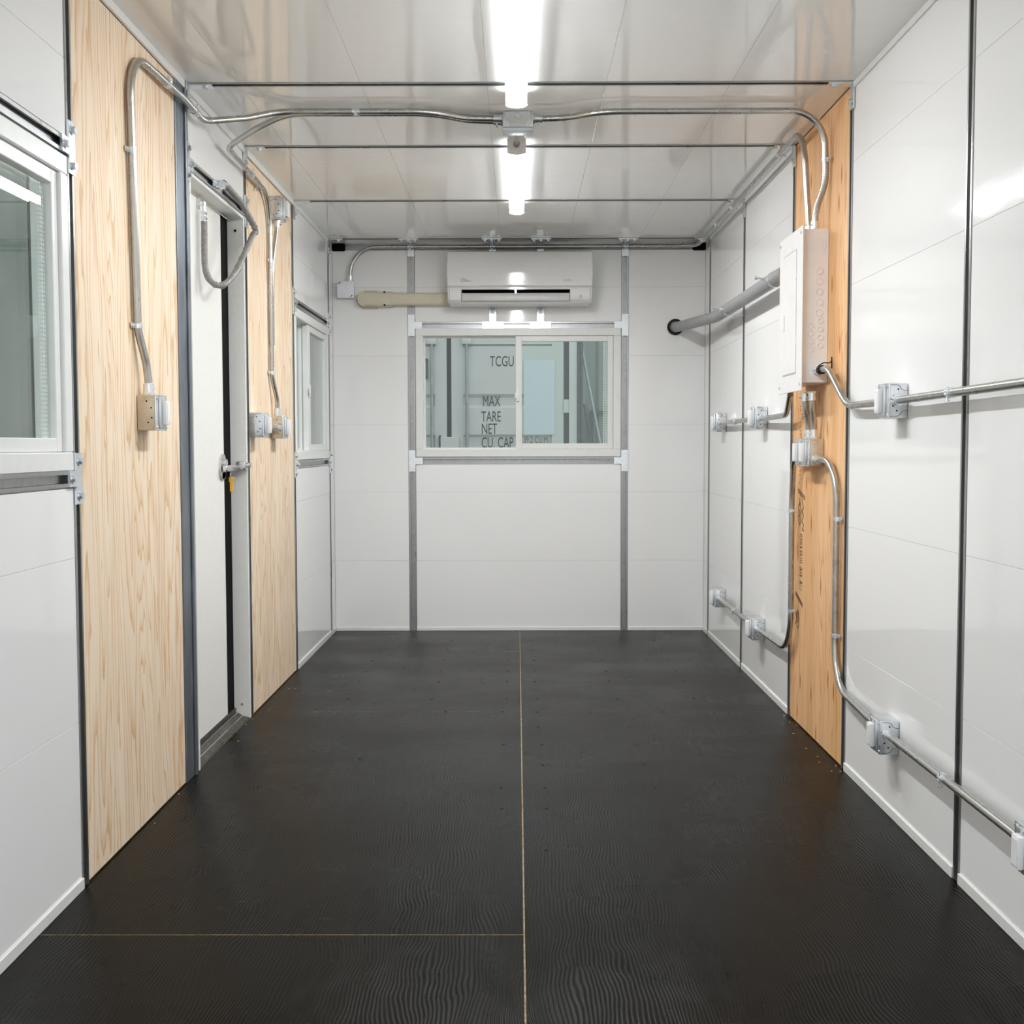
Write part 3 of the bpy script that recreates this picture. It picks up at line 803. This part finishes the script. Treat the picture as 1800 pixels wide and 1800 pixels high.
connector(R3b, (1.112, 3.5285, 1.286), (0, -1, 0), screw=(-1, 0, .3)); clamp(R3b, (1.112, 3.080, 1.289), (0, 1, 0), (1, 0, 0))
K1 = conduit('left of two short conduits between the breaker panel and the double box',
             [(1.092, 4.555, 1.352), (1.092, 4.555, 1.31), (1.112, 4.575, 1.23), (1.112, 4.575, 1.182)], [.2, .2])
connector(K1, (1.092, 4.555, 1.357), (0, 0, -1), screw=(-1, 0, 0)); connector(K1, (1.112, 4.575, 1.179), (0, 0, 1), screw=(-1, .3, 0))
K2 = conduit('right of two short conduits between the breaker panel and the double box',
             [(1.105, 4.497, 1.352), (1.105, 4.497, 1.31), (1.119, 4.520, 1.23), (1.119, 4.520, 1.182)], [.2, .2])
connector(K2, (1.105, 4.497, 1.357), (0, 0, -1), screw=(-1, 0, 0)); connector(K2, (1.119, 4.520, 1.179), (0, 0, 1), screw=(-1, .3, 0))
R5 = conduit('conduit curving from the double box down the near edge of the plywood',
             [(1.118, 4.484, 1.100), (1.131, 4.235, 1.100), (1.1352, 4.245, .290), (1.112, 3.666, .278)], [.15, .17])
connector(R5, (1.118, 4.4845, 1.100), (0, -1, 0), screw=(-1, 0, 0))
strap(R5, (1.1352, 4.236, .890), (0, 0, 1), (1, 0, 0), (0, -1, 0)); strap(R5, (1.1352, 4.242, .468), (0, 0, 1), (1, 0, 0), (0, -1, 0))
R5b = conduit('conduit near the floor on the near right wall between two boxes',
              [(1.112, 3.558, .275), (1.112, 2.590, .275)], 0)
connector(R5b, (1.112, 3.5585, .275), (0, -1, 0), screw=(-1, 0, .3)); clamp(R5b, (1.112, 3.080, .275), (0, 1, 0), (1, 0, 0), screw=(0, 0, 1))
R6 = conduit('conduit from the double box down the far edge of the plywood to a low box',
             [(1.118, 4.694, 1.105), (1.116, 4.835, 1.10), (1.120, 4.875, .93), (1.122, 4.880, .296), (1.114, 5.511, .294)], [.06, .3, .16])
strap(R6, (1.120, 4.877, .885), (0, 0, 1), (1, 0, 0), (0, -1, 0)); strap(R6, (1.122, 4.880, .470), (0, 0, 1), (1, 0, 0), (0, -1, 0))
R6b = conduit('conduit near the floor on the far right wall between two boxes', [(1.114, 5.618, .296), (1.114, 6.561, .302)], 0)
connector(R6b, (1.114, 6.5625, .302), (0, -1, 0)); clamp(R6b, (1.114, 6.10, .299), (0, 1, 0), (1, 0, 0)); connector(R6, (1.114, 5.5125, .294), (0, -1, 0))
R7 = conduit('conduit dropping behind the breaker panel and bending to a chest-high box',
             [(1.085, 4.772, 1.357), (1.100, 4.90, 1.278), (1.113, 5.495, 1.276)], [.20])
connector(R7, (1.113, 5.4965, 1.276), (0, -1, 0))
R7b = conduit('conduit at chest height on the far right wall between two boxes', [(1.114, 5.602, 1.278), (1.114, 6.575, 1.278)], 0)
connector(R7b, (1.114, 6.5765, 1.278), (0, -1, 0)); clamp(R7b, (1.114, 6.10, 1.278), (0, 1, 0), (1, 0, 0))

# grey plastic pipe
gp = thing('drain_pipe', 'grey plastic pipe from a hole in the back wall to the breaker panel', 'pipe', (.965, YB, 1.888))
MB().tube(fillet([(.965, YB - .004, 1.882), (.985, 7.15, 1.872), (1.066, 6.45, 1.850), (1.072, 4.810, 1.850)], [.35, 1.0], 14), .031, 24).build('pipe', 'grey_pvc', gp)
m = MB(); m.hollow((.965, YB - .001, 1.884), (.965, YB - .012, 1.884), .050, .034, 32); m.build('grommet', 'black_rubber', gp)
for y in (6.10, 5.015):
    m = MB()
    for k in (-.012, .001): m.hollow((1.072, y + k - .004, 1.850), (1.072, y + k + .004, 1.850), .0345, .0305, 28)
    m.hollow((1.072, y - .012, 1.850), (1.072, y + .012, 1.850), .0330, .0305, 28)
    m.box((1.025, y - .010, 1.842), (1.040, y + .010, 1.858)); m.cyl((1.038, y, 1.850), (.990, y, 1.856), .0035, 10); m.cyl((.996, y, 1.855), (.988, y, 1.856), .008, 10)
    m.box((1.10, y - .012, 1.815), (1.147, y + .012, 1.820)); m.box((1.10, y - .012, 1.880), (1.147, y + .012, 1.885))
    m.build('clamp', 'zinc_bright', gp)

# ------------------------------------------------------------------ breaker panel
bp = thing('breaker_panel', 'white electrical breaker panel on the orange plywood', 'breaker panel', (XW, 4.62, 1.36))
MB().box((4.450, 1.388, .0008), (4.790, 1.957, .100), .002).build('cabinet', 'panel_paint', bp, xf=RIGHT, smooth=0)
MB().box((4.428, 1.358, .100), (4.806, 1.968, .104), .0015).build('front_cover', 'panel_paint', bp, xf=RIGHT, smooth=0)
dr = MB().box((4.520, 1.430, .104), (4.728, 1.890, .1065), .001).build('panel_door', 'panel_paint', bp, xf=RIGHT, smooth=0)
gv = MB()
for a, c in (((4.516, 1.426), (4.518, 1.894)), ((4.730, 1.426), (4.732, 1.894)), ((4.516, 1.425), (4.732, 1.427)), ((4.516, 1.893), (4.732, 1.895))): gv.box((a[0], a[1], .1035), (c[0], c[1], .1045))
gv.build('door_gap', 'rod_grey', bp, xf=RIGHT, smooth=0)
MB().box((4.700, 1.600, .1065), (4.716, 1.665, .1105), .002).build('door_pull', 'panel_paint', dr, xf=RIGHT, smooth=0)
for v in (1.55, 1.80): MB().box((4.512, v - .016, .104), (4.521, v + .016, .109), .001).build('hinge', 'panel_paint', dr, xf=RIGHT, smooth=0)
for u, v in ((4.448, 1.383), (4.448, 1.944), (4.786, 1.383), (4.786, 1.944)): MB().cyl((u, v, .104), (u, v, .107), .006, 10).build('screw', 'zinc_bright', bp, xf=RIGHT)
KO = [(v, .035, .0135) for v in (1.802, 1.765, 1.726, 1.687, 1.648)] + [(v, .030, .011) for v in (1.617, 1.587, 1.557, 1.527)] + [(v, .066, .011) for v in (1.600, 1.572, 1.543, 1.513)]
for v, w_, r in KO:
    m = MB(); m.hollow((4.4505, v, w_), (4.4478, v, w_), r, r - .0024, 22); m.cyl((4.4505, v, w_), (4.4494, v, w_), r - .0032, 22)
    m.build('knockout', 'panel_paint', bp, xf=RIGHT)
for r in (.015, .024, .032):
    MB().hollow((4.4505, 1.897, .045), (4.4488, 1.897, .045), r, r - .0022, 28).build('knockout', 'panel_paint', bp, xf=RIGHT)
MB().hollow((4.4505, 1.432, .038), (4.4486, 1.432, .038), .030, .0275, 28).build('knockout', 'panel_paint', bp, xf=RIGHT)
MB().hollow((4.4505, 1.434, .078), (4.4488, 1.434, .078), .007, .005, 14).build('knockout', 'panel_paint', bp, xf=RIGHT)

# ink stamp on the orange plywood (strokes only, the print itself is not legible)
ink = MB()
def stroke(p, q, wd=.0045):
    (u0, v0), (u1, v1) = p, q
    d = Vector((u1 - u0, v1 - v0)); 
    if d.length < 1e-6: return
    n = Vector((-d.y, d.x)).normalized() * wd / 2
    ink.prism([(u0 + n.x, v0 + n.y), (u1 + n.x, v1 + n.y), (u1 - n.x, v1 - n.y), (u0 - n.x, v0 - n.y)], 'z', .0002, .0007)
def poly(ps, wd=.004):
    for p, q in zip(ps, ps[1:]): stroke(p, q, wd)
stroke((4.890, .974), (4.775, .944), .006); stroke((4.890, .964), (4.775, .934), .006)
stroke((4.915, .545), (4.795, .506), .007); stroke((4.915, .535), (4.795, .496), .007)
poly([(4.862 + .026 * math.cos(k * .393), .873 + .046 * math.sin(k * .393)) for k in range(17)], .004)
poly([(4.872, .89), (4.852, .875), (4.870, .86)], .005); poly([(4.875, .935), (4.855, .915), (4.875, .905)], .004)
poly([(4.825, .935), (4.795, .90), (4.825, .885), (4.795, .87), (4.822, .845), (4.792, .83), (4.812, .812), (4.785, .808)], .0065)
poly([(4.875 + .024 * math.cos(k * .393), .435 + .036 * math.sin(k * .393)) for k in range(17)], .0045)
poly([(4.878 + .012 * math.cos(k * .393), .442 + .020 * math.sin(k * .393)) for k in range(17)], .005); poly([(4.915, .46), (4.895, .44)], .006); stroke((4.920, .416), (4.908, .414), .008)
z = .79
while z > .565:
    if not (.665 < z < .675 or .60 < z < .615):
        stroke((4.846 + random.uniform(0, .006), z), (4.812 - random.uniform(0, .006), z - random.uniform(-.006, .006)), .0028)
    z -= random.uniform(.006, .011)
for k in range(22):
    u, v = 4.868 - random.choice((0, .03)) + random.uniform(-.006, .006), 1.35 - k * .0165
    stroke((u, v), (u + .002, v - .006), .005)
o = ink.build('ink_stamp', 'dark_ink', wr, xf=RIGHT, smooth=0)

# ------------------------------------------------------------------ door loop cable
dc = thing('door_cable', 'grey sleeved cable looping from the door to the strut above it', 'cable', (-1.2, 4.5, 2.0))
pts = [(-1.188, 4.50, 2.000), (-1.188, 4.50, 1.955), (-1.188, 4.497, 1.89), (-1.184, 4.49, 1.826), (-1.170, 4.49, 1.783), (-1.145, 4.50, 1.762), (-1.118, 4.53, 1.772),
       (-1.098, 4.62, 1.832), (-1.090, 4.70, 1.898), (-1.082, 4.76, 1.955), (-1.076, 4.83, 2.012), (-1.074, 4.875, 2.024), (-1.078, 4.86, 2.045), (-1.090, 4.83, 2.075), (-1.106, 4.76, 2.118), (-1.122, 4.69, 2.144), (-1.132, 4.625, 2.158), (-1.132, 4.58, 2.160)]
def catmull(P, n=5):
    P = [Vector(p) for p in P]; out = []
    for i in range(len(P) - 1):
        p0, p1, p2, p3 = P[max(i - 1, 0)], P[i], P[i + 1], P[min(i + 2, len(P) - 1)]
        for k in range(n):
            t_ = k / n
            out.append(0.5 * ((2 * p1) + (p2 - p0) * t_ + (2 * p0 - 5 * p1 + 4 * p2 - p3) * t_ ** 2 + (3 * p1 - p0 - 3 * p2 + p3) * t_ ** 3))
    return out + [P[-1]]
rr = [random.uniform(-.0022, .0018) for _ in range(400)]
def cr(t_, i):
    base = .0125 + (rr[i] if .22 < t_ < .85 else rr[i] * .15)
    return base * (0.72 if .60 < t_ < .68 else 1.0)
MB().tube(catmull(pts, 6), .0125, 12, True, cr).build('sleeve', 'cable_sleeve', dc)
m = MB(); m.box((-1.211, 4.488, 2.045), (-1.206, 4.512, 2.095)); m.box((-1.206, 4.492, 2.058), (-1.184, 4.508, 2.064)); m.cyl((-1.188, 4.50, 2.072), (-1.188, 4.50, 2.000), .006, 10)
m.cyl((-1.188, 4.485, 2.030), (-1.188, 4.515, 2.030), .009, 8); m.cyl((-1.188, 4.488, 2.012), (-1.188, 4.512, 2.012), .010, 8); m.build('door_bracket', 'zinc_bright', dc)
m = MB(); m.box((-1.147, 4.47, 2.118), (-1.143, 4.60, 2.150)); m.cyl((-1.143, 4.50, 2.135), (-1.128, 4.50, 2.135), .010, 6); m.cyl((-1.143, 4.55, 2.140), (-1.120, 4.55, 2.140), .011, 6); m.cyl((-1.130, 4.60, 2.157), (-1.131, 4.55, 2.150), .013, 12)
m.build('strut_fitting', 'zinc_bright', dc)

# ------------------------------------------------------------------ ceiling lamps
def lamp(y0, y1, cap, label):
    t = thing('strip_light', label, 'ceiling lamp', (-.012, (y0 + y1) / 2, ZC), 'strip lights along the middle of the ceiling')
    x0, x1 = -.050, .026
    MB().box((x0 + .004, y0, 2.384), (x1 - .004, y1, 2.3995), .002).build('housing', 'white_trim', t)
    b = MB(); xm = (x0 + x1) / 2; R = (x1 - x0) / 2
    for a, c in ((x0, x0 + .004), (x1 - .004, x1)):      # folded sides of the tray
        MB().box((a, y0 + cap, 2.350), (c, y1 - .012, 2.3835), .0008).build('tray_side', 'white_trim', t)
    x0, x1 = x0 + .0045, x1 - .0045; R = (x1 - x0) / 2
    prof = [(x0, 2.383), (x0, 2.353)] + [(xm - R * math.cos(k * math.pi / 10), 2.350 - .011 * math.sin(k * math.pi / 10)) for k in range(0, 11)] + [(x1, 2.353), (x1, 2.383)]
    b.prism(prof, 'y', y0 + cap, y1 - .012); b.build('diffuser', 'lit_diffuser', t)
    e = MB(); e.prism([(xm + (p - xm) * 1.14, 2.384 + (q - 2.384) * 1.03) for p, q in prof], 'y', y1 - .012, y1)
    e.build('end_cap', 'white_trim', t)
    e = MB(); e.prism([(xm + (p - xm) * 1.14, 2.384 + (q - 2.384) * 1.03) for p, q in prof], 'y', y0, y0 + cap); e.build('end_cap', 'white_trim', t)
    return t
lamp(3.02, 4.235, .012, 'bright strip light on the ceiling nearest the viewer')
t2 = lamp(4.812, 6.150, .085, 'bright strip light on the ceiling beyond the junction box')
m = MB().tube([(-.010, 4.592, 2.372), (-.012, 4.70, 2.372), (-.012, 4.812, 2.362)], .009, 12); m.cyl((-.012, 4.800, 2.362), (-.012, 4.815, 2.360), .014, 12); m.build('feed_conduit', 'conduit_steel', t2)

# ------------------------------------------------------------------ air conditioner
ac = thing('air_conditioner', 'white wall-mounted air conditioner above the back window', 'air conditioner', (0.005, YB, 2.0))
X0, X1 = -.428, .439
prof_full = [(7.352, 2.006), (7.352, 2.326), (7.20, 2.326), (7.176, 2.318), (7.166, 2.300), (7.166, 2.108), (7.164, 2.060), (7.170, 2.032), (7.190, 2.012), (7.235, 2.002)]
prof_cut = [(7.352, 2.006), (7.352, 2.326), (7.20, 2.326), (7.176, 2.318), (7.166, 2.300), (7.166, 2.092), (7.225, 2.092), (7.225, 2.030), (7.172, 2.022), (7.190, 2.008), (7.235, 2.002)]
b = MB(); b.prism(prof_full, 'x', X0, -.345); b.prism(prof_cut, 'x', -.345, .308); b.prism(prof_full, 'x', .308, X1)
bmesh.ops.bevel(b.bm, geom=[e for e in b.bm.edges if abs(e.verts[0].co.x - e.verts[1].co.x) < 1e-6 and (abs(e.verts[0].co.x - X0) < 1e-6 or abs(e.verts[0].co.x - X1) < 1e-6) and min(e.verts[0].co.y, e.verts[1].co.y) < 7.3], offset=.012, segments=3, affect='EDGES', clamp_overlap=True)
b.build('body', 'appliance_white', ac)
fp = MB(); fp.prism([(7.169, 2.108), (7.169, 2.319), (7.159, 2.315), (7.151, 2.302), (7.1475, 2.25), (7.146, 2.16), (7.148, 2.116), (7.154, 2.107)], 'x', X0 - .002, X1 + .002)
bmesh.ops.bevel(fp.bm, geom=[e for e in fp.bm.edges if abs(e.verts[0].co.x - e.verts[1].co.x) < 1e-6], offset=.005, segments=3, affect='EDGES')
panel_ = fp.build('front_panel', 'appliance_white', ac)
MB().box((-.344, 7.2235, 2.031), (.307, 7.2249, 2.0915)).build('outlet_slot', 'black_void', ac, smooth=0)
MB().box((-.344, 7.168, 2.0915), (.307, 7.2245, 2.0919)).build('slot_lining', 'black_void', ac, smooth=0)
v = MB(); v.prism([(7.168, 2.024), (7.164, 2.046), (7.172, 2.071), (7.176, 2.071), (7.170, 2.046), (7.173, 2.024)], 'x', -.342, .305); v.build('vane', 'vane_grey', ac)
MB().box((-.024, 7.166, 2.070), (-.014, 7.18, 2.092)).build('slot_divider', 'appliance_white', ac, smooth=0)
MB().cyl((.372, 7.1645, 2.050), (.372, 7.1625, 2.050), .010, 18).build('sensor', 'vane_grey', ac)
def text(body, x, y, zb, height, parent, mat, sx=1.0, weight=0.0, name='lettering', ext=.0006):
    cu = bpy.data.curves.new(name, 'FONT'); cu.body = body; cu.size = height / 0.65; cu.offset = weight; cu.extrude = 0; cu.resolution_u = 3
    ob = bpy.data.objects.new('tmp', cu); COL.objects.link(ob)
    dg = bpy.context.evaluated_depsgraph_get(); me = bpy.data.meshes.new_from_object(ob.evaluated_get(dg))
    bpy.data.objects.remove(ob); bpy.data.curves.remove(cu)
    off = WL[parent.name]
    for vv in me.vertices:
        px, py = vv.co.x * sx, vv.co.y
        vv.co = Vector((x + px, y, zb + py)) - off
    me.materials.clear(); me.materials.append(MAT[mat])
    o = bpy.data.objects.new(name, me); COL.objects.link(o); o.parent = parent; WL[o.name] = off
    return o
text('AURA', .268, 7.1462, 2.138, .013, panel_, 'logo_grey', .9)
lg = MB()
lg.tube(catmull([(-.345, 7.146, 2.134), (-.346, 7.146, 2.148), (-.338, 7.146, 2.156), (-.326, 7.146, 2.155), (-.318, 7.146, 2.149)], 4), .0014, 6)
lg.tube(catmull([(-.335, 7.146, 2.135), (-.333, 7.146, 2.148), (-.324, 7.146, 2.146), (-.327, 7.146, 2.136), (-.336, 7.146, 2.135)], 4), .0012, 6)
lg.tube(catmull([(-.322, 7.146, 2.135), (-.319, 7.146, 2.144), (-.314, 7.146, 2.135), (-.309, 7.146, 2.150), (-.305, 7.146, 2.136), (-.299, 7.146, 2.144), (-.294, 7.146, 2.136), (-.288, 7.146, 2.145)], 4), .0012, 6)
lg.build('logo_mark', 'logo_grey', panel_)

# line-set duct cover
du = thing('duct_cover', 'beige duct cover running left from the air conditioner', 'duct', (-.72, YB, 2.0))
def dprof(z0, z1, d, r): return [(YB - .001, z0), (YB - d + r, z0)] + [(YB - d + r - r * math.sin(k * math.pi / 8), z0 + r - r * math.cos(k * math.pi / 8)) for k in range(1, 5)] + [(YB - d + r - r * math.cos(k * math.pi / 8), z1 - r + r * math.sin(k * math.pi / 8)) for k in range(0, 4)] + [(YB - d + r, z1), (YB - .001, z1)]
MB().prism(dprof(2.016, 2.093, .058, .016), 'x', -.79, -.430).build('cover', 'beige_plastic', du)
cap = MB(); cap.prism(dprof(2.010, 2.099, .064, .018), 'x', -.945, -.775)
c2 = []
for i in range(13):
    t_ = math.pi / 2 + math.pi * i / 12
    c2.append((-.945 + .0445 * math.cos(t_), 2.0545 + .0445 * math.sin(t_)))
cap.prism(c2, 'y', YB - .062, YB - .001); cap.build('end_cap', 'beige_plastic', du)
fl = MB(); f2 = [(-.87, 2.112), (-.93, 2.112)] + [(-.945 + .058 * math.cos(math.pi / 2 + math.pi * i / 12), 2.0545 + .0575 * math.sin(math.pi / 2 + math.pi * i / 12)) for i in range(13)] + [(-.93, 1.997), (-.87, 1.997)]
fl.prism(f2, 'y', YB - .006, YB - .001); fl.build('flange', 'beige_plastic', du)
for x in (-.78, -.79, -.80, -.812): MB().prism(dprof(2.009, 2.100, .0655, .018), 'x', x - .0015, x + .0015).build('rib', 'beige_plastic', du)
for x, z, yy in ((-.994, 2.053, .008), (-.822, 2.094, .062), (-.822, 2.016, .062)): MB().cyl((x, YB - yy + .004, z), (x, YB - yy - .003, z), .006, 10).build('screw', 'screw_dark', du)

# ------------------------------------------------------------------ outside: containers in the hall
YC = 12.5
ct = thing('shipping_container', 'white shipping container with locking bars behind the back window', 'container', (-.73, YC, -.17))
MB().box((-2.05, YC + .05, -.169), (.62, YC + 6, 2.9)).build('shell', 'container_paint', ct, smooth=0)
def cdoor(x0, x1):
    zs = [(-.10, 0), (.30, 0), (.33, 1), (.45, 1), (.48, 0), (1.115, 0), (1.15, 1), (1.25, 1), (1.275, 0), (1.555, 0), (1.585, 1), (1.665, 1), (1.70, 0), (2.20, 0), (2.205, 1), (2.215, 1), (2.22, 0), (2.75, 0)]
    p = [(YC + .0 + .035 * k, z) for z, k in zs] + [(YC + .06, 2.75), (YC + .06, -.10)]
    m = MB(); m.prism(p, 'x', x0 + .12, x1 - .12); m.box((x0, YC - .001, -.10), (x0 + .125, YC + .06, 2.75)); m.box((x1 - .125, YC - .001, -.10), (x1, YC + .06, 2.75))
    return m.build('container_door', 'container_paint', ct, smooth=0)
cdoor(-1.93, -.752); cdoor(-.703, .478)
for x0, x1 in ((-.752, -.703), (.478, .535)): MB().box((x0, YC + .01, -.10), (x1, YC + .055, 2.75)).build('door_gasket', 'container_dark', ct, smooth=0)
MB().box((.535, YC - .03, -.15), (.60, YC + .06, 2.85)).build('corner_post', 'container_paint', ct, smooth=0)
for x in (-1.55, -.906, -.539, .05):
    if x == .05: continue
    MB().cyl((x, YC - .05, -.05), (x, YC - .05, 2.6), .017, 14).build('locking_bar', 'rod_grey' if x > -1 else 'container_paint', ct)
    for z in (2.25,):
        MB().box((x - .05, YC - .075, z - .035), (x + .05, YC, z + .045), .012, 2).build('bar_guide', 'container_paint', ct)
MB().box((-.816, YC - .07, 1.13), (-.625, YC, 1.25), .004).build('lock_box', 'container_paint', ct)
MB().box((-.836, YC - .02, 1.12), (-.815, YC, 1.265)).build('lock_box_edge', 'container_dark', ct)
m = MB(); m.box((-1.02, YC - .03, 2.045), (-.955, YC, 2.07)); m.box((-.975, YC - .03, 1.865), (-.950, YC, 2.07)); m.box((-1.02, YC - .03, 1.862), (-.955, YC, 1.885)); m.build('bar_handle', 'rod_dark', ct, smooth=0)
MB().box((.478, YC - .02, 1.50), (.575, YC - .002, 1.64), .004).build('hinge', 'container_paint', ct, smooth=0)
text('TCGU', -.298, YC - .002, 1.99, .101, ct, 'lettering', .60, .0)
text('MAX', -.377, YC - .002, 1.572, .102, ct, 'lettering', .56, 0.0)
text('TARE', -.390, YC - .002, 1.411, .102, ct, 'lettering', .56, 0.0)
text('NET', -.390, YC - .002, 1.281, .104, ct, 'lettering', .56, 0.0)
text('CU. CAP', -.391, YC - .002, 1.136, .104, ct, 'lettering', .56, 0.0)
text('39.2 CU.M.', .052, YC - .002, 1.186, .062, ct, 'lettering', .62, .0)
pl = MB().box((.058, YC - .012, 1.272), (.384, YC - .006, 2.054)).build('pane_reflection', 'reflection_blue', loc=(.22, YC, 1.27), smooth=0)  # added sheet on the container door, stands in for a bright reflection in the pane
tag(pl, 'added pale blue sheet standing in for a reflection in the right pane', 'sheet')
# pipes and green wall to the right of it
sd = MB(); xs = [.60 + .14 * k for k in range(11)]; pp = []
for k, x in enumerate(xs): pp += [(x, YC + .45 + (.03 if k % 2 else 0)), (x + .10, YC + .45 + (.03 if k % 2 else 0))]
sd.prism(pp + [(xs[-1] + .1, YC + .6), (.60, YC + .6)], 'z', -.169, 2.9)
tag(sd.build('steel_partition', 'yard_green', loc=(1.2, YC + .5, -.17), smooth=0), 'grey green steel partition behind the leaning rods, right pane', 'partition')
for x, r, lab in ((.640, .014, 'left of two dark upright pipes seen through the right pane'), (.676, .018, 'right of two dark upright pipes seen through the right pane')):
    tag(MB().cyl((x, YC + .2, -.169), (x, YC + .2, 2.9), r, 12).build('upright_pipe', 'rod_dark', loc=(x, YC + .2, -.17)), lab, 'pipe', 'upright pipes outside')
for p, q, r, lab in (((1.13, YC + .1, -.15), (.655, YC + .30, 2.35), .015, 'long slim rod leaning outside the right pane'), ((1.03, YC + .05, -.15), (.71, YC + .25, 1.60), .015, 'short dark rod leaning outside the right pane')):
    tag(MB().cyl(p, q, r, 12).build('leaning_rod', 'rod_grey' if 'long' in lab else 'rod_dark', loc=(p[0], p[1], -.17)), lab, 'rod', 'leaning rods outside')
rl = MB().box((.78, YC + .40, 1.50), (2.1, YC + .44, 1.535)); rl.box((1.98, YC + .40, -.169), (2.02, YC + .44, 1.52)); rl.box((.79, YC + .40, -.169), (.82, YC + .44, 1.52))
tag(rl.build('guard_rail', 'rod_dark', loc=(1.4, YC + .42, -.17), smooth=0), 'dark guard rail in front of the green partition outside', 'rail')

# beyond the near left window: a dim green-grey container and a stack of mossy boards
gc = MB(); xs = [3.0 + .28 * k for k in range(60)]; pp = []
for k, y in enumerate(xs): pp += [(-3.0 + (.036 if k % 2 else 0), y), (-3.0 + (.036 if k % 2 else 0), y + .21)]
gc.prism(pp + [(-5.4, xs[-1] + .21), (-5.4, 3.0)], 'z', -.169, 2.9)
tag(gc.build('steel_container', 'container_green', loc=(-4.2, 8, -.17), smooth=0), 'dim green grey container beyond the near left window', 'container')
for k in range(9):
    z0 = -.169 + k * .19
    tag(MB().box((-2.95 + random.uniform(0, .05), 5.1 + random.uniform(-.1, .1), z0 + .002), (-2.72 + random.uniform(0, .05), 6.05 + random.uniform(-.06, .06), z0 + .188), .01).build('timber_baulk', 'moss_paint', loc=(-2.85, 5.6, z0)),
        ('lowest', 'second lowest', 'third', 'fourth', 'middle', 'sixth', 'seventh', 'second highest', 'topmost')[k] + ' mossy timber baulk of the stack outside the near left window', 'timber', 'timber baulks stacked outside')
tag(MB().cyl((-2.60, 6.45, -.169), (-2.60, 6.45, 2.9), .05, 16).build('outside_post', 'rod_dark', loc=(-2.6, 6.45, -.17)), 'dark round post outside the near left window', 'post')
